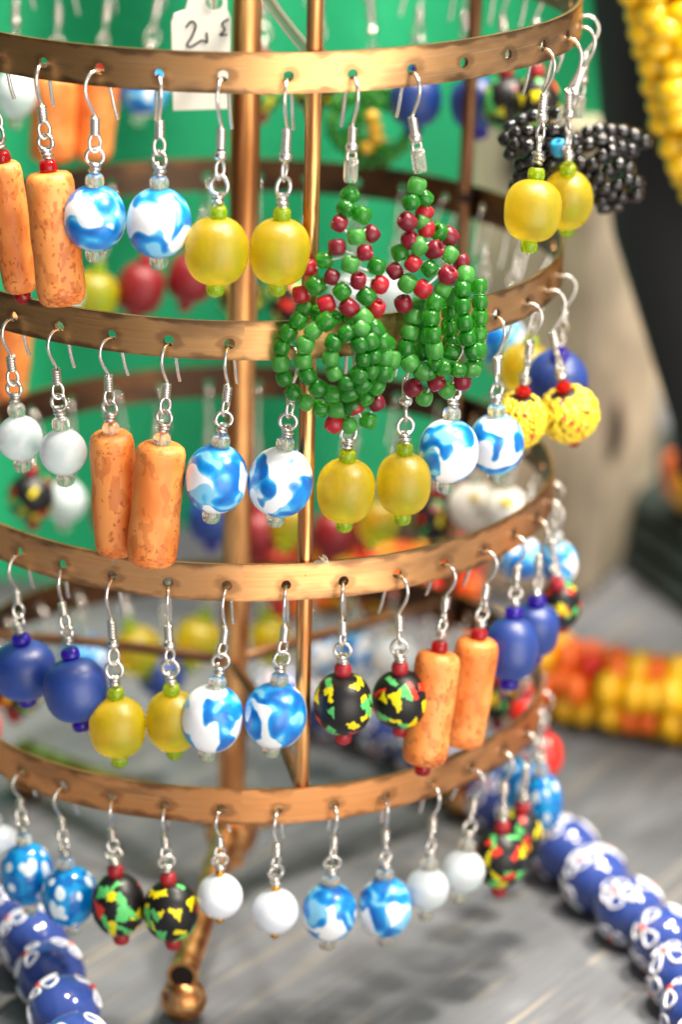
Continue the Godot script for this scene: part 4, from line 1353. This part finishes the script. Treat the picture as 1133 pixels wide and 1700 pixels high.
	earring("swirl", 2, 87.3, 20.2, -0.1, 1.8, 9.9, 10.8, "blurred blue swirl bead earring outermost behind hooks of the third ring")
	earring("shard", 3, -123.6, 5.9, -0.3, -0.3, 11.2, 12.1, "blurred black flecked bead earring at photo's edge on bottom ring's far side")
	earring("shard", 3, -133.6, 23.7, 4.0, 3.0, 10.8, 11.7, "blurred black flecked bead earring below cobalt bead at photo's edge")
	earring("swirl", 3, -143.6, 17.6, -1.4, -0.9, 13.4, 11.2, "blurred pale blue bead earring between cobalt beads on bottom ring's far side")
	earring("yellow", 3, -153.6, 13.2, -3.9, -1.8, 12.2, 12.5, "blurred bright yellow bead earring behind third ring's left yellow bead")
	earring("yellow", 3, -173.6, 16.1, 4.0, 0.5, 12.3, 12.6, "blurred bright yellow bead earring beside the pole on bottom ring's far side")
	earring("cobalt", 3, -163.6, 26.8, 1.0, 0.3, 12.7, 11.1, "blurred slate blue bead earring low behind yellow beads on the bottom ring")
	earring("yellow", 3, 176.4, 16.7, -2.9, 0.2, 11.1, 12.0, "blurred olive bead earring between pole and post on bottom ring's far side")
	earring("swirl", 3, 166.4, 20.5, -3.2, 0.7, 12.0, 12.0, "blurred blue swirl bead earring behind the front post on bottom ring's far side")
	earring("swirl", 3, 156.4, 19.3, -0.8, 0.3, 12.0, 12.0, "blurred blue swirl bead earring behind black flecked beads on bottom ring")
	earring("opal", 3, 146.4, 18.0, 0.2, -0.1, 12.5, 12.5, "blurred pale bead earring behind third ring's orange tube, bottom ring")
	earring("shard", 3, 116.4, 18.5, -0.2, 0.3, 9.1, 10.0, "blurred flecked bead earring under cobalt bead inside the bottom ring")
	earring("red", 3, 106.4, 11.8, -0.7, 1.8, 8.6, 11.3, "blurred red bead earring under cobalt beads inside the bottom ring")
	earring("shard", 0, 176.5, 34.0, 0.6, 0.3, 12.0, 13.0, "blurred black flecked bead earring behind the copper pole on the top ring")
	earring("shard", 0, 166.5, 33.0, 0.6, 0.3, 12.0, 13.0, "blurred black flecked bead earring behind the front post on the top ring")
	earring("white", 0, -173.5, 30.0, 0.6, 0.3, 10.0, 10.0, "blurred white bead earring behind the price tag on the top ring's far side")
	earring("swirl", 1, 127.6, 31.0, 0.6, 0.3, 12.0, 13.0, "blurred blue swirl bead earring on second ring's far side beyond the loops of beadwork")
	earring("cobalt", 1, 137.6, 30.0, 0.6, 0.3, 12.0, 12.0, "blurred cobalt bead earring on second ring's far side behind the hanging green loops")
	earring("opal", 1, -142.4, 27.0, 0.6, 0.3, 10.0, 10.0, "blurred opal bead earring beside olive bead on the second ring's far side")
	earring("red", 2, -152.7, 33.0, 0.6, 0.3, 11.0, 12.0, "blurred dark red bead earring behind the paired orange tubes on the third ring")
	earring("shard", 2, 137.3, 30.0, 0.6, 0.3, 12.0, 12.0, "blurred black flecked bead earring between olive and white flower beads, third ring")
	earring("opal", 3, 136.4, 26.0, 0.6, 0.3, 11.0, 11.0, "blurred pale bead earring behind third ring's slanting orange tube, bottom ring")
	earring("shard", 3, 126.4, 25.0, 0.6, 0.3, 11.0, 12.0, "blurred black flecked bead earring behind third ring's cobalt beads, bottom ring")
	earring("red", 3, -113.6, 25.0, 0.6, 0.3, 11.0, 12.0, "blurred red bead earring at the photo's edge on bottom ring's far side")
	ceramic_necklace("cobalt_flower_necklace", "cobalt blue bead necklace with white flowers curving past the stand's right foot", [Vector3(10, 8, -104), Vector3(32, 8, -92), Vector3(47, 8, -74), Vector3(62, 8, -48), Vector3(72.8, 8, -25), Vector3(80.5, 8, -9.5), Vector3(85.8, 8, 5.2), Vector3(91, 8, 19.8), Vector3(98.5, 8, 35.4), Vector3(101, 8, 53.3), Vector3(102, 8, 70.5), Vector3(102, 8, 95)], 11)
	ceramic_necklace("cobalt_flower_necklace", "cobalt blue bead necklace with white flowers in the photo's lower left corner", [Vector3(-82, 8, 2), Vector3(-63, 8, 18), Vector3(-51.7, 8, 31.3), Vector3(-44, 8, 53.7), Vector3(-38.5, 8, 76.3), Vector3(-34, 8, 100)], 23)
	lump_strand("bright_bead_necklace", "blurred red and yellow clustered bead necklace lying behind the blue necklace", "clustered bright bead necklaces", [Vector3(70, 11, -131), Vector3(84, 11, -120), Vector3(99, 11, -106), Vector3(111, 11, -101), Vector3(140, 11, -88), Vector3(185, 11, -62), Vector3(240, 11, -44), Vector3(285, 11, -60)], ["bead_yellow", "bead_yellow", "bead_yellow", "bead_yellow", "bead_orange", "bead_orange", "bead_red"], 9.5, 7.4, 6.2, 6)
	lump_strand("bright_bead_necklace", "blurred red and orange bead necklace lying behind the stand near the green cloth", "clustered bright bead necklaces", [Vector3(10, 10, -190), Vector3(35, 10, -196), Vector3(52, 10, -192), Vector3(70, 10, -196)], ["bead_yellow", "bead_orange", "bead_red", "bead_red"], 9.0, 6.5, 6.5, 6)
	lump_strand("yellow_bead_necklace", "chunky glossy yellow bead necklace hanging on the black bust at the photo's edge", "", [Vector3(158, 296, -116), Vector3(140, 288, -92), Vector3(112, 268, -72), Vector3(97, 246, -60), Vector3(99, 225, -58), Vector3(105, 200, -58), Vector3(111, 178, -58), Vector3(124, 158, -58), Vector3(146, 144, -60), Vector3(172, 138, -60), Vector3(198, 146, -60), Vector3(218, 166, -60), Vector3(230, 200, -60), Vector3(228, 240, -62), Vector3(206, 272, -74), Vector3(184, 290, -96), Vector3(170, 297, -118)], ["lamp_yellow"], 8.5, 6.5, 4.6, 6)
	lump_strand("orange_bead_strand", "blurred orange bead strand resting on the folded dark green cloth by the bust", "", [Vector3(134, 36, -212), Vector3(146, 36, -216), Vector3(165, 36, -210), Vector3(190, 36, -222)], ["bead_orange", "bead_yellow", "bead_orange"], 9.0, 5.0, 6.5, 5)
